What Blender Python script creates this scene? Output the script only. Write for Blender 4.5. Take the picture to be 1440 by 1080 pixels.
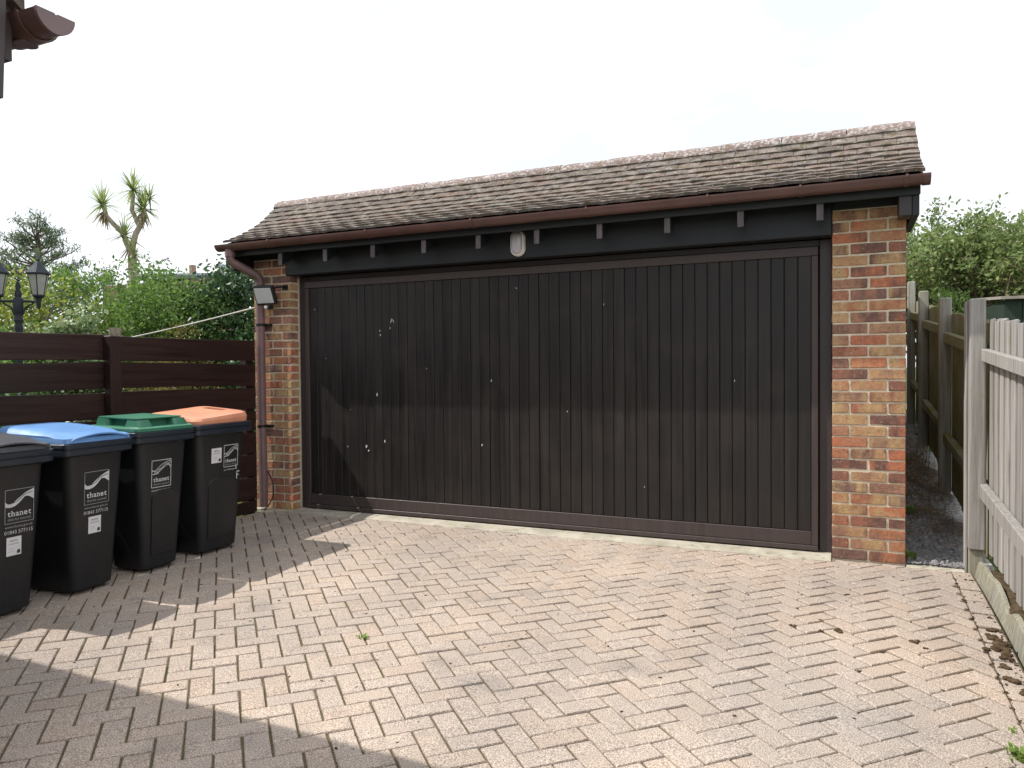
import bpy, bmesh, math, random
import numpy as np
from mathutils import Vector, Matrix

for o in list(bpy.data.objects): bpy.data.objects.remove(o)
S = bpy.context.scene
COL = S.collection
random.seed(7); rng = np.random.default_rng(7)
R = math.radians

# ------------------------------------------------------------------ camera
# world frame: X along the garage front (to the right), Y into the garage, Z up,
# origin at the foot of the right-hand brick pier
CAM = Vector((-0.369, -5.392, 1.291))
yaw, pitch, roll = R(24.148), R(-1.152), R(-0.465)
fw = Vector((-math.sin(yaw), math.cos(yaw), 0)); rt = Vector((math.cos(yaw), math.sin(yaw), 0)); up = Vector((0, 0, 1))
f2 = fw*math.cos(pitch) + up*math.sin(pitch); u2 = -fw*math.sin(pitch) + up*math.cos(pitch)
r3 = rt*math.cos(roll) + u2*math.sin(roll); u3 = -rt*math.sin(roll) + u2*math.cos(roll)
cam = bpy.data.cameras.new('camera'); camo = bpy.data.objects.new('camera', cam); COL.objects.link(camo)
camo.matrix_world = Matrix(((r3.x, u3.x, -f2.x, CAM.x), (r3.y, u3.y, -f2.y, CAM.y), (r3.z, u3.z, -f2.z, CAM.z), (0, 0, 0, 1)))
cam.sensor_width = 36; cam.lens = 26.0; cam.clip_start = 0.05; cam.clip_end = 1500
S.camera = camo

# ------------------------------------------------------------------ sky and sun
LIGHT = Vector((0.73, 0.29, -1.0)).normalized()
W = bpy.data.worlds.new('World'); S.world = W; W.use_nodes = True
nt = W.node_tree; nt.nodes.clear()
out = nt.nodes.new('ShaderNodeOutputWorld'); bg = nt.nodes.new('ShaderNodeBackground'); bg.inputs[1].default_value = 0.1
sky = nt.nodes.new('ShaderNodeTexSky'); sky.sky_type = 'NISHITA'; sky.sun_disc = False
sky.sun_elevation = math.asin(-LIGHT.z); sky.sun_rotation = math.atan2(-LIGHT.x, -LIGHT.y)
sky.air_density = 1.0; sky.dust_density = 1.5
tc = nt.nodes.new('ShaderNodeTexCoord')
nz = nt.nodes.new('ShaderNodeTexNoise'); nz.inputs['Scale'].default_value = 2.2; nz.inputs['Detail'].default_value = 6; nz.inputs['Roughness'].default_value = .55
mp = nt.nodes.new('ShaderNodeMapping'); mp.inputs['Scale'].default_value = (1, 1, 2.2); mp.inputs['Location'].default_value = (3.1, .4, 1.2)
cr = nt.nodes.new('ShaderNodeValToRGB'); cr.color_ramp.elements[0].position = .40; cr.color_ramp.elements[0].color = (.70, .70, .70, 1)
cr.color_ramp.elements[1].position = .58; cr.color_ramp.elements[1].color = (1, 1, 1, 1)
mx = nt.nodes.new('ShaderNodeMix'); mx.data_type = 'RGBA'; mx.inputs['B'].default_value = (10.9, 11.3, 11.9, 1)
nt.links.new(tc.outputs['Generated'], mp.inputs['Vector']); nt.links.new(mp.outputs[0], nz.inputs['Vector'])
nt.links.new(nz.outputs[0], cr.inputs[0]); nt.links.new(cr.outputs[0], mx.inputs['Factor'])
nt.links.new(sky.outputs[0], mx.inputs['A']); nt.links.new(mx.outputs['Result'], bg.inputs[0]); nt.links.new(bg.outputs[0], out.inputs[0])
sun = bpy.data.lights.new('sun', 'SUN'); sun.energy = 4.0; sun.angle = R(.6); sun.color = (1, .955, .89)
suno = bpy.data.objects.new('sun', sun); COL.objects.link(suno); suno.location = (-6, -8, 12)
suno.rotation_euler = LIGHT.to_track_quat('-Z', 'Y').to_euler()
S.view_settings.view_transform = 'Standard'; S.view_settings.look = 'None'; S.view_settings.exposure = 0.24; S.view_settings.gamma = 1
S.render.resolution_x = 1024; S.render.resolution_y = 768

# ------------------------------------------------------------------ helpers
def sm(t): t = min(max(t, 0), 1); return t*t*(3-2*t)
def gz(x, y):
    t = sm(-y/2.2); return (-.061-.0165*x+.0097*max(y, -6))*t + (-.005)*(1-t)
def project(p):
    d = Vector(p)-CAM; z = d.dot(f2)
    return 720+1040*d.dot(r3)/z, 540-1040*d.dot(u3)/z, z

def add_obj(name, mesh, mat=None, parent=None):
    o = bpy.data.objects.new(name, mesh); COL.objects.link(o)
    if mat and not mesh.materials: mesh.materials.append(mat)
    if parent: o.parent = parent
    return o
def tag(o, label=None, cat=None, group=None, kind=None):
    if label: o['label'] = label
    if cat: o['category'] = cat
    if group: o['group'] = group
    if kind: o['kind'] = kind
    return o
def thing(name, label, cat, loc=(0, 0, 0), group=None):
    o = bpy.data.objects.new(name, None); COL.objects.link(o); o.location = loc; o.empty_display_size = .1
    return tag(o, label, cat, group)

class MB:
    """collects vertices and faces of ONE mesh"""
    def __init__(s): s.v = []; s.f = []
    def add(s, v, f):
        n = len(s.v); s.v += [tuple(p) for p in v]; s.f += [tuple(n+i for i in q) for q in f]
    def box(s, a, b, m=None):
        x0, y0, z0 = a; x1, y1, z1 = b
        v = [(x0, y0, z0), (x1, y0, z0), (x1, y1, z0), (x0, y1, z0), (x0, y0, z1), (x1, y0, z1), (x1, y1, z1), (x0, y1, z1)]
        if m: v = [m @ Vector(p) for p in v]
        s.add(v, [(0, 3, 2, 1), (4, 5, 6, 7), (0, 1, 5, 4), (1, 2, 6, 5), (2, 3, 7, 6), (3, 0, 4, 7)])
    def tube(s, pts, rad, n=8, cap=True):
        pts = [Vector(p) for p in pts]; rings = []
        if not hasattr(rad, '__len__'): rad = [rad]*len(pts)
        a = None
        for i, p in enumerate(pts):
            d = (pts[min(i+1, len(pts)-1)]-pts[max(i-1, 0)]).normalized()
            if a is None: a = d.orthogonal().normalized()
            a = (a-d*a.dot(d)).normalized(); b = d.cross(a)
            rings.append([p+(a*math.cos(t)+b*math.sin(t))*rad[i] for t in [2*math.pi*k/n for k in range(n)]])
        s.loft(rings, cap)
    def loft(s, rings, cap=True, closed=True):
        n = len(rings[0]); v = [p for r in rings for p in r]; f = []
        for i in range(len(rings)-1):
            for k in range(n if closed else n-1):
                f.append((i*n+k, i*n+(k+1) % n, (i+1)*n+(k+1) % n, (i+1)*n+k))
        if cap: f += [tuple(reversed(range(n))), tuple(range((len(rings)-1)*n, len(rings)*n))]
        s.add(v, f)
    def prism(s, poly, ext, m=None):
        """poly: list of 3D points, ext: extrusion vector"""
        n = len(poly); v = [Vector(p) for p in poly]; v += [p+Vector(ext) for p in v]
        if m: v = [m @ p for p in v]
        s.add(v, [tuple(reversed(range(n))), tuple(range(n, 2*n))]+[(k, (k+1) % n, n+(k+1) % n, n+k) for k in range(n)])
    def mesh(s, name, smooth=False):
        me = bpy.data.meshes.new(name); me.from_pydata(s.v, [], s.f)
        bm = bmesh.new(); bm.from_mesh(me); bmesh.ops.recalc_face_normals(bm, faces=bm.faces); bm.to_mesh(me); bm.free()
        if smooth:
            me.polygons.foreach_set('use_smooth', [True]*len(me.polygons))
        me.update(); return me
    def build(s, name, mat, parent=None, smooth=False, bevel=0, seg=1):
        o = add_obj(name, s.mesh(name, smooth), mat, parent)
        if bevel:
            b = o.modifiers.new('bevel', 'BEVEL'); b.width = bevel; b.segments = seg; b.limit_method = 'ANGLE'; b.angle_limit = R(40)
        if smooth: smooth_angle(o)
        return o
def smooth_angle(o, ang=40):
    me = o.data; bm = bmesh.new(); bm.from_mesh(me)
    for e in bm.edges:
        if len(e.link_faces) == 2: e.smooth = e.calc_face_angle(0) < R(ang)
    bm.to_mesh(me); bm.free()
def boxmesh(name, sx, sy, sz, bev=.004, jit=0, seg=1):
    """bevelled box mesh centred at the origin"""
    bm = bmesh.new(); bmesh.ops.create_cube(bm, size=1)
    for v in bm.verts:
        v.co = Vector((v.co.x*sx, v.co.y*sy, v.co.z*sz))+Vector([random.uniform(-jit, jit) for _ in range(3)])
    if bev: bmesh.ops.bevel(bm, geom=bm.edges[:], offset=bev, segments=seg, affect='EDGES')
    me = bpy.data.meshes.new(name); bm.to_mesh(me); bm.free(); return me
def rrect(hx0, hx1, hy0, hy1, z, r, seg=5):
    pts = []
    for cx, cy, a0 in ((hx1-r, hy1-r, 0), (hx0+r, hy1-r, 90), (hx0+r, hy0+r, 180), (hx1-r, hy0+r, 270)):
        for k in range(seg+1):
            a = R(a0+90*k/seg); pts.append(Vector((cx+r*math.cos(a), cy+r*math.sin(a), z)))
    return pts

# ------------------------------------------------------------------ material nodes
class NT:
    def __init__(s, name):
        s.m = bpy.data.materials.new(name); s.m.use_nodes = True; s.t = s.m.node_tree; s.n = s.t.nodes; s.n.clear()
        s.out = s.n.new('ShaderNodeOutputMaterial'); s.b = s.n.new('ShaderNodeBsdfPrincipled'); s.L(s.b.outputs[0], s.out.inputs[0])
        g = s.n.new('ShaderNodeNewGeometry'); s.pos = g.outputs['Position']; s.isl = g.outputs['Random Per Island']; s.nrm = g.outputs['Normal']
        s.ob = s.n.new('ShaderNodeObjectInfo').outputs['Random']
    def L(s, a, b): s.t.links.new(a, b)
    def val(s, x, sock):
        if x is None: return
        if isinstance(x, bpy.types.NodeSocket): s.L(x, sock)
        elif hasattr(x, '__len__') and len(x) == 3 and sock.type == 'RGBA': sock.default_value = (*x, 1)
        else: sock.default_value = x
    def math(s, op, a, b=None, c=None, clamp=False):
        n = s.n.new('ShaderNodeMath'); n.operation = op; n.use_clamp = clamp
        s.val(a, n.inputs[0]); s.val(b, n.inputs[1])
        if c is not None: s.val(c, n.inputs[2])
        return n.outputs[0]
    def rnd(s, k=1.0):   # one random number per separate piece, whether it is an object or an island of one mesh
        return s.math('FRACT', s.math('MULTIPLY_ADD', s.ob, 7.31*k, s.math('MULTIPLY', s.isl, 3.77*k)))
    def coord(s, scale=(1, 1, 1), shift=False, rot=(0, 0, 0)):
        mp = s.n.new('ShaderNodeMapping'); mp.inputs['Scale'].default_value = scale; mp.inputs['Rotation'].default_value = rot; s.L(s.pos, mp.inputs['Vector'])
        if shift:
            cb = s.n.new('ShaderNodeCombineXYZ'); r = s.rnd(1.7)
            s.L(s.math('MULTIPLY', r, 37.), cb.inputs[0]); s.L(s.math('MULTIPLY', r, 91.), cb.inputs[2]); s.L(cb.outputs[0], mp.inputs['Location'])
        return mp.outputs[0]
    def noise(s, scale, detail=4, rough=.55, co=None, dist=0):
        n = s.n.new('ShaderNodeTexNoise'); n.inputs['Scale'].default_value = scale; n.inputs['Detail'].default_value = detail
        n.inputs['Roughness'].default_value = rough; n.inputs['Distortion'].default_value = dist
        s.L(co if co else s.pos, n.inputs['Vector']); return n.outputs[0]
    def vor(s, scale, co=None, feat='F1', out='Distance'):
        n = s.n.new('ShaderNodeTexVoronoi'); n.feature = feat; n.inputs['Scale'].default_value = scale
        s.L(co if co else s.pos, n.inputs['Vector']); return n.outputs[out]
    def ramp(s, fac, stops, interp='LINEAR'):
        n = s.n.new('ShaderNodeValToRGB'); e = n.color_ramp.elements; n.color_ramp.interpolation = interp
        while len(e) < len(stops): e.new(.5)
        for q, (p, c) in zip(e, stops):
            q.position = p; q.color = (c, c, c, 1) if not hasattr(c, '__len__') else (*c, 1)
        s.L(fac, n.inputs[0]); return n.outputs[0]
    def mix(s, fac, a, b, mode='MIX'):
        n = s.n.new('ShaderNodeMix'); n.data_type = 'RGBA'; n.blend_type = mode
        s.val(fac, n.inputs['Factor']); s.val(a, n.inputs['A']); s.val(b, n.inputs['B']); return n.outputs['Result']
    def scale(s, col, k): return s.mix(1.0, col, s.ramp_val(k), 'MULTIPLY')
    def ramp_val(s, k):
        cb = s.n.new('ShaderNodeCombineColor')
        for i in range(3): s.val(k, cb.inputs[i])
        return cb.outputs[0]
    def bump(s, h, st=.5, d=.01):
        n = s.n.new('ShaderNodeBump'); n.inputs['Strength'].default_value = st; n.inputs['Distance'].default_value = d
        s.L(h, n.inputs['Height'])
        if s.b.inputs['Normal'].links: s.L(s.b.inputs['Normal'].links[0].from_socket, n.inputs['Normal'])
        s.L(n.outputs[0], s.b.inputs['Normal'])
    def done(s, col, rough=.7, spec=.3, metal=0):
        s.val(col, s.b.inputs['Base Color']); s.val(rough, s.b.inputs['Roughness']); s.val(spec, s.b.inputs['Specular IOR Level']); s.b.inputs['Metallic'].default_value = metal
        return s.m

def plain(name, col, rough=.5, spec=.4, var=.12, scale=9., bump=.0, metal=0):
    n = NT(name); k = n.ramp(n.noise(scale, 5), [(.3, 1-var), (.7, 1+var)])
    c = n.mix(1.0, col, k, 'MULTIPLY')
    if bump: n.bump(n.noise(scale*14, 3), bump, .002)
    return n.done(c, n.math('ADD', n.math('MULTIPLY', n.noise(scale*2.3), .16), rough-.08), spec, metal)

def mat_paver():
    n = NT('paver_concrete'); r = n.rnd()
    base = n.ramp(r, [(0, (.435, .345, .28)), (.35, (.46, .375, .308)), (.7, (.45, .37, .312)), (1, (.43, .355, .30))])
    big = n.ramp(n.noise(.75, 4, .6), [(.34, (1.03, 1.02, 1.0)), (.64, (.74, .765, .79))])
    c = n.mix(1, base, big, 'MULTIPLY')
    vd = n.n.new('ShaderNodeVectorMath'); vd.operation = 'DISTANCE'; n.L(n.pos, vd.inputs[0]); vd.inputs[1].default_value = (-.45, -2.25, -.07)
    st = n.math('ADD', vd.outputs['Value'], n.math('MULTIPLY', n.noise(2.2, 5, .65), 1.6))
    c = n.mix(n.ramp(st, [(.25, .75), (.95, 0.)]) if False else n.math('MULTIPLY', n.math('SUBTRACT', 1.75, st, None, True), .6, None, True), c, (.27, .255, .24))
    dark = n.ramp(n.noise(2.6, 5, .62), [(.56, 0.), (.72, .5)])
    c = n.mix(n.math('MULTIPLY', dark, 1.), c, (.19, .175, .165))
    fl = n.ramp(n.noise(210, 2, .5), [(.38, .62), (.5, 1.0), (.62, 1.5)]); c = n.mix(1, c, fl, 'MULTIPLY')
    w = n.ramp(n.vor(120), [(.10, .75), (.2, 0.)]); c = n.mix(n.math('MULTIPLY', w, n.ramp(n.noise(35, 2), [(.46, 0.), (.58, .9)])), c, (.78, .74, .67))
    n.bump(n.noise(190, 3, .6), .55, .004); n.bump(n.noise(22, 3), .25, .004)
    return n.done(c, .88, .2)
def mat_joint():
    n = NT('sandy_mossy_joint')
    c = n.ramp(n.noise(7, 4), [(.38, (.15, .118, .085)), (.55, (.125, .104, .062)), (.66, (.11, .108, .045))])
    c = n.mix(1, c, n.ramp(n.noise(160, 2), [(.3, .5), (.7, 1.5)]), 'MULTIPLY'); n.bump(n.noise(120, 3), .7, .006)
    return n.done(c, .95, .1)
def mat_brick():
    n = NT('multi_stock_brick'); r = n.rnd()
    A = n.ramp(r, [(0, (.42, .185, .105)), (.13, (.30, .135, .09)), (.26, (.49, .32, .165)), (.40, (.36, .15, .095)), (.52, (.22, .13, .11)),
                   (.64, (.46, .275, .15)), (.76, (.47, .18, .10)), (.88, (.37, .20, .13))], 'CONSTANT')
    B = n.ramp(n.rnd(1.9), [(0, (.165, .095, .08)), (.3, (.48, .33, .17)), (.6, (.44, .21, .125)), (.8, (.26, .145, .11))], 'CONSTANT')
    c = n.mix(n.ramp(n.noise(7.5, 3, .6, n.coord((1, 1, .45), True)), [(.42, 0.), (.60, .92)]), A, B)
    c = n.mix(n.ramp(n.noise(70, 3, .6, n.coord((1, 1, 1), True)), [(.60, 0.), (.68, .75)]), c, (.10, .06, .045))
    c = n.mix(n.ramp(n.noise(46, 4, .7, n.coord((1, 1, 1), True)), [(.57, 0.), (.72, .6)]), c, (.60, .47, .36))
    c = n.mix(1, c, n.ramp(n.noise(30, 4, .65), [(.3, .8), (.7, 1.2)]), 'MULTIPLY')
    n.bump(n.noise(75, 4, .65), .6, .005); n.bump(n.noise(18, 2), .35, .006)
    return n.done(c, .9, .15)
def mat_mortar():
    n = NT('buff_mortar'); c = n.ramp(n.noise(26, 4), [(.3, (.56, .485, .36)), (.7, (.74, .66, .52))])
    n.bump(n.noise(130, 3), .6, .004); return n.done(c, .95, .1)
def mat_wood(name, a, b, grain=(40, 40, 1.2), rough=.55, spec=.4, streak=.5, bump=.35, dirt=None):
    n = NT(name); co = n.coord(grain, True)
    g = n.noise(1.0, 5, .62, co, .6); r = n.rnd()
    c = n.mix(n.ramp(g, [(.34, 0.), (.66, 1.)]), a, b)
    c = n.mix(1, c, n.ramp(r, [(0, 1-.28*streak), (1, 1+.28*streak)]), 'MULTIPLY')
    if dirt:
        c = n.mix(n.ramp(n.noise(3.3, 4, .6), [(.5, 0.), (.72, dirt[1])]), c, dirt[0])
    n.bump(g, bump, .003)
    return n.done(c, n.ramp(g, [(.3, rough-.08), (.7, rough+.12)]), spec)
def mat_tile():
    n = NT('plain_clay_tile'); r = n.rnd()
    c = n.ramp(r, [(0, (.165, .12, .105)), (.25, (.12, .105, .10)), (.5, (.195, .15, .13)), (.75, (.14, .12, .115)), (1, (.21, .15, .125))])
    c = n.mix(n.ramp(n.noise(9, 5, .65), [(.45, 0.), (.62, .62)]), c, (.285, .265, .235))
    c = n.mix(n.ramp(n.noise(24, 5, .7), [(.49, 0.), (.62, .92)]), c, (.095, .082, .045))
    c = n.mix(n.ramp(n.noise(48, 3, .6), [(.635, 0.), (.69, .85)]), c, (.56, .53, .49))
    n.bump(n.noise(60, 4, .65), .7, .008); return n.done(c, .92, .12)
def mat_ridge():
    n = NT('ridge_tile_lichen'); c = n.ramp(n.rnd(), [(0, (.215, .165, .15)), (1, (.27, .205, .185))])
    c = n.mix(n.ramp(n.noise(42, 4, .6), [(.50, 0.), (.60, .85)]), c, (.52, .50, .49))
    c = n.mix(n.ramp(n.noise(11, 4), [(.56, 0.), (.68, .6)]), c, (.16, .13, .08))
    n.bump(n.noise(60, 3), .6, .006); return n.done(c, .93, .1)
def mat_leaf(name, cols, trans=.35, rough=.45):
    n = NT(name); r = n.rnd()
    c = n.ramp(r, [(i/(len(cols)-1), q) for i, q in enumerate(cols)])
    c = n.mix(1, c, n.ramp(n.noise(2.2, 3), [(.3, .75), (.7, 1.25)]), 'MULTIPLY')
    n.done(c, rough, .35)
    t = n.n.new('ShaderNodeBsdfTranslucent'); n.L(n.scale(c, 1.15), t.inputs[0])
    ms = n.n.new('ShaderNodeMixShader'); ms.inputs[0].default_value = trans
    n.L(n.b.outputs[0], ms.inputs[1]); n.L(t.outputs[0], ms.inputs[2]); n.L(ms.outputs[0], n.out.inputs[0])
    return n.m
def mat_bin():
    n = NT('charcoal_bin_plastic'); c = n.mix(n.ramp(n.noise(3.5, 5, .65, n.coord((1, 1, .5))), [(.45, 0.), (.75, .6)]), (.0105, .0115, .0135), (.025, .0245, .024))
    sc = n.ramp(n.noise(1, 3, .5, n.coord((70, 70, 3.), False, (.5, .2, 0))), [(.70, 0.), (.76, .35)]); c = n.mix(n.math('MULTIPLY', sc, n.ramp(n.noise(4, 2), [(.5, 0.), (.6, 1.)])), c, (.09, .09, .09))
    n.bump(n.noise(55, 3), .22, .002); return n.done(c, n.ramp(n.noise(5, 4), [(.3, .36), (.7, .55)]), .45)
def mat_ground():
    n = NT('lawn_and_soil')
    c = n.ramp(n.noise(1.1, 5), [(.35, (.055, .085, .022)), (.6, (.085, .11, .035)), (.75, (.10, .085, .05))])
    c = n.mix(1, c, n.ramp(n.noise(60, 3), [(.3, .6), (.7, 1.4)]), 'MULTIPLY'); n.bump(n.noise(70, 3), .8, .02)
    return n.done(c, .95, .1)
def mat_gravelbed():
    n = NT('soil_and_gravel')
    c = n.ramp(n.noise(38, 4, .7), [(.36, (.21, .19, .17)), (.5, (.36, .345, .335)), (.62, (.55, .54, .54))])
    c = n.mix(n.ramp(n.noise(4, 4), [(.45, 0.), (.65, .7)]), c, (.19, .145, .10))
    n.bump(n.noise(55, 4, .7), 1, .015); return n.done(c, .95, .1)
def mat_conc(name='pale_concrete', a=(.34, .31, .245), b=(.52, .48, .395)):
    n = NT(name); c = n.ramp(n.noise(5, 5, .65), [(.32, a), (.66, b)])
    c = n.mix(n.ramp(n.noise(14, 4), [(.57, 0.), (.7, .7)]), c, (.19, .185, .11)); n.bump(n.noise(90, 4), .5, .004)
    return n.done(c, .93, .12)
def mat_weathered(name, alg=.0):
    n = NT(name); g = n.noise(1, 5, .62, n.coord((46, 46, 1.6), True), .5)
    c = n.ramp(g, [(.3, (.22, .205, .19)), (.5, (.345, .33, .312)), (.7, (.46, .443, .42))])
    c = n.mix(1, c, n.ramp(n.rnd(), [(0, .8), (1, 1.15)]), 'MULTIPLY')
    if alg:
        gk = n.ramp(n.noise(2.8, 4, .6), [(.33, alg*.35), (.6, alg)])
        c = n.mix(gk, c, n.ramp(g, [(.3, (.15, .14, .055)), (.7, (.29, .28, .095))]))
    else:
        c = n.mix(n.ramp(n.noise(6, 5, .7), [(.58, 0.), (.74, .6)]), c, (.25, .27, .15))
    n.bump(g, .45, .003); return n.done(c, .9, .12)

M = dict(
    paver=mat_paver(), joint=mat_joint(), brick=mat_brick(), mortar=mat_mortar(), conc=mat_conc(), tile=mat_tile(), ridge=mat_ridge(),
    board=mat_wood('door_board_stain', (.0088, .0080, .0080), (.020, .0160, .0145), (26, 26, 1.0), .46, .45, .9, .3, ((.034, .025, .0205), .5)),
    frame=mat_wood('brown_painted_frame', (.052, .038, .037), (.070, .051, .049), (30, 30, 2.), .5, .45, .3, .2),
    beam=mat_wood('black_stained_beam', (.008, .0105, .0135), (.016, .020, .025), (1.2, 30, 30), .5, .5, .3, .3),
    jamb=mat_wood('dark_jamb_stain', (.036, .029, .032), (.050, .041, .044), (30, 30, 1.5), .45, .5, .3, .2),
    rafter=mat_wood('grey_rafter_foot', (.11, .098, .105), (.17, .15, .16), (30, 30, 8), .7, .3, .6, .3),
    gutter=plain('brown_gutter_plastic', (.125, .066, .06), .36, .5, .18, 5),
    pipe=plain('brown_downpipe_plastic', (.19, .118, .118), .36, .5, .15, 5),
    fbrown=mat_wood('brown_fence_stain', (.020, .0085, .007), (.038, .016, .0125), (30, 1.3, 30), .45, .45, .7, .5),
    fpost=mat_wood('brown_post_stain', (.017, .0075, .0065), (.030, .014, .011), (30, 30, 1.3), .5, .4, .5, .4),
    grey=mat_weathered('weathered_grey_wood'), algae=mat_weathered('algae_stained_wood', .95), halfalg=mat_weathered('part_green_post_wood', .3),
    gboard=mat_weathered('mossy_gravel_board', .38),
    binp=mat_bin(), rim=plain('sky_lit_rim_plastic', (.022, .029, .040), .33, .5, .15, 6, .1),  # rim: sky light on the plastic painted in as blue-grey
    lidgrey=plain('grey_lid_plastic', (.075, .078, .088), .34, .5, .12, 6), lidblue=plain('blue_lid_plastic', (.15, .315, .62), .32, .5, .1, 6),
    lidgreen=plain('green_lid_plastic', (.045, .185, .11), .36, .5, .15, 6), lidorange=plain('orange_lid_plastic', (.72, .31, .185), .36, .5, .12, 5),
    dark=plain('black_plastic', (.012, .012, .013), .45, .4), rubber=plain('black_rubber', (.018, .018, .018), .8, .2),
    print=plain('white_print', (.62, .62, .63), .6, .2, .12, 30), fine=plain('grey_fine_print', (.36, .36, .37), .6, .2, .12, 30), sticker=plain('white_sticker', (.74, .73, .76), .4, .4, .06, 20), ink=plain('dark_ink', (.06, .06, .07), .6, .2),
    led=plain('floodlight_diffuser', (.66, .68, .70), .25, .5, .04, 8), white=plain('white_light_body', (.88, .86, .84), .4, .4, .08, 9), opal=plain('opal_diffuser', (.52, .50, .54), .25, .6, .06, 20),
    iron=plain('slate_lamp_iron', (.04, .048, .06), .7, .25, .2, 20), pane=plain('frosted_lamp_glass', (.42, .44, .40), .12, .6, .1, 14),
    rope=plain('white_rope', (.62, .60, .56), .8, .2), cable=plain('black_cable', (.015, .014, .014), .5, .4),
    bark=mat_wood('tree_bark', (.11, .09, .07), (.21, .18, .145), (20, 20, 5), .9, .1, .3, .8), twig=plain('brown_twig', (.22, .17, .115), .9, .1, .3, 6),
    cbark=mat_wood('cordyline_bark', (.30, .25, .20), (.46, .40, .33), (14, 14, 9), .9, .1, .2, .8),
    ground=mat_ground(), gravelbed=mat_gravelbed(),
    stone=plain('grey_pebble', (.25, .245, .25), .85, .2, .5, 40), twigdead=plain('dead_stems', (.27, .19, .115), .9, .1, .4, 12),
    moss=plain('brown_moss_clump', (.075, .052, .030), .95, .1, .5, 30),
    grass=mat_leaf('weed_leaf', [(.16, .27, .05), (.28, .38, .10)]),
    L_priv=mat_leaf('privet_leaf', [(.068, .128, .030), (.128, .232, .048), (.195, .300, .068)], .4),
    L_yel=mat_leaf('yellow_green_leaf', [(.121, .189, .034), (.230, .297, .054), (.405, .405, .074)], .42),
    L_dark=mat_leaf('laurel_leaf', [(.024, .061, .022), (.047, .105, .035), (.081, .149, .054)], .25, .3),
    L_gold=mat_leaf('golden_conifer_leaf', [(.156, .138, .036), (.240, .204, .054)], .3),
    L_var=mat_leaf('variegated_leaf', [(.075, .150, .044), (.200, .275, .125), (.425, .475, .275)], .3),
    L_euo=mat_leaf('fresh_leaf', [(.11, .17, .05), (.19, .26, .085), (.30, .355, .14)], .42),
    L_pine=mat_leaf('pine_needle', [(.10, .15, .085), (.165, .22, .115)], .2),
    L_cord=mat_leaf('cordyline_blade', [(.20, .28, .09), (.30, .38, .14), (.42, .46, .20)], .5), L_dead=mat_leaf('dead_blade', [(.30, .235, .14), (.40, .33, .21)], .3),
    wall=plain('house_render', (.30, .20, .15), .9, .1, .2, 12), slate=plain('far_slate_roof', (.13, .145, .17), .5, .4, .15, 3), lead=plain('pale_roof_metal', (.42, .46, .52), .4, .4, .1, 3), glass=plain('skylight_glass', (.16, .19, .23), .08, .8, .05, 5),
    shed=mat_wood('green_shed_paint', (.022, .036, .026), (.036, .055, .040), (20, 20, 1.5), .7, .3, .3, .3), felt=plain('pale_roof_felt', (.33, .30, .26), .9, .1, .2, 9),
)

# ------------------------------------------------------------------ ground
def h_ground(x, y):
    a = .10*max(0, min(y, 9)) if x > -.02 else 0.
    if x < -5.36 or y > .0: return a-.03
    if x > .50: return (-.05 + .06*max(y, -3))-.03 if y < 0 else a-.03
    return gz(x, y)-.12
xs = [-250, -90, -40, -25, -16, -11, -8, -6.5, -5.37, -5.35, -4, -2.5, -1, -.03, -.01, .2, .49, .51, 1, 2, 3.5, 6, 10, 18, 40, 90, 250]
ys = [-250, -90, -40, -20, -12, -8, -6, -5, -4, -3, -2, -1, -.02, .0, .3, .8, 1.5, 2.5, 3.5, 5, 7, 9, 12, 18, 30, 60, 120, 250]
g = MB(); g.v = [(x, y, h_ground(x, y)) for y in ys for x in xs]
nx = len(xs); g.f = [(j*nx+i, j*nx+i+1, (j+1)*nx+i+1, (j+1)*nx+i) for j in range(len(ys)-1) for i in range(nx-1)]
tag(g.build('ground', M['ground']), 'lawn and bare soil around the driveway and garage', 'ground', kind='structure')

# ---- driveway: jointing bed + concrete paving blocks in 45 degree herringbone
XR, XL, YB, YF = .252, -5.27, -.012, -4.5
g = MB(); gx = np.linspace(XL-.02, .365, 26); gy = np.linspace(-7.5, -.02, 40)
g.v = [(x, y, gz(x, y)-.009) for y in gy for x in gx]
g.f = [(j*26+i, j*26+i+1, (j+1)*26+i+1, (j+1)*26+i) for j in range(39) for i in range(25)]
drive = tag(g.build('driveway', M['joint']), 'driveway bed of sand and moss under the paving blocks', 'driveway', kind='structure')

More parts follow.
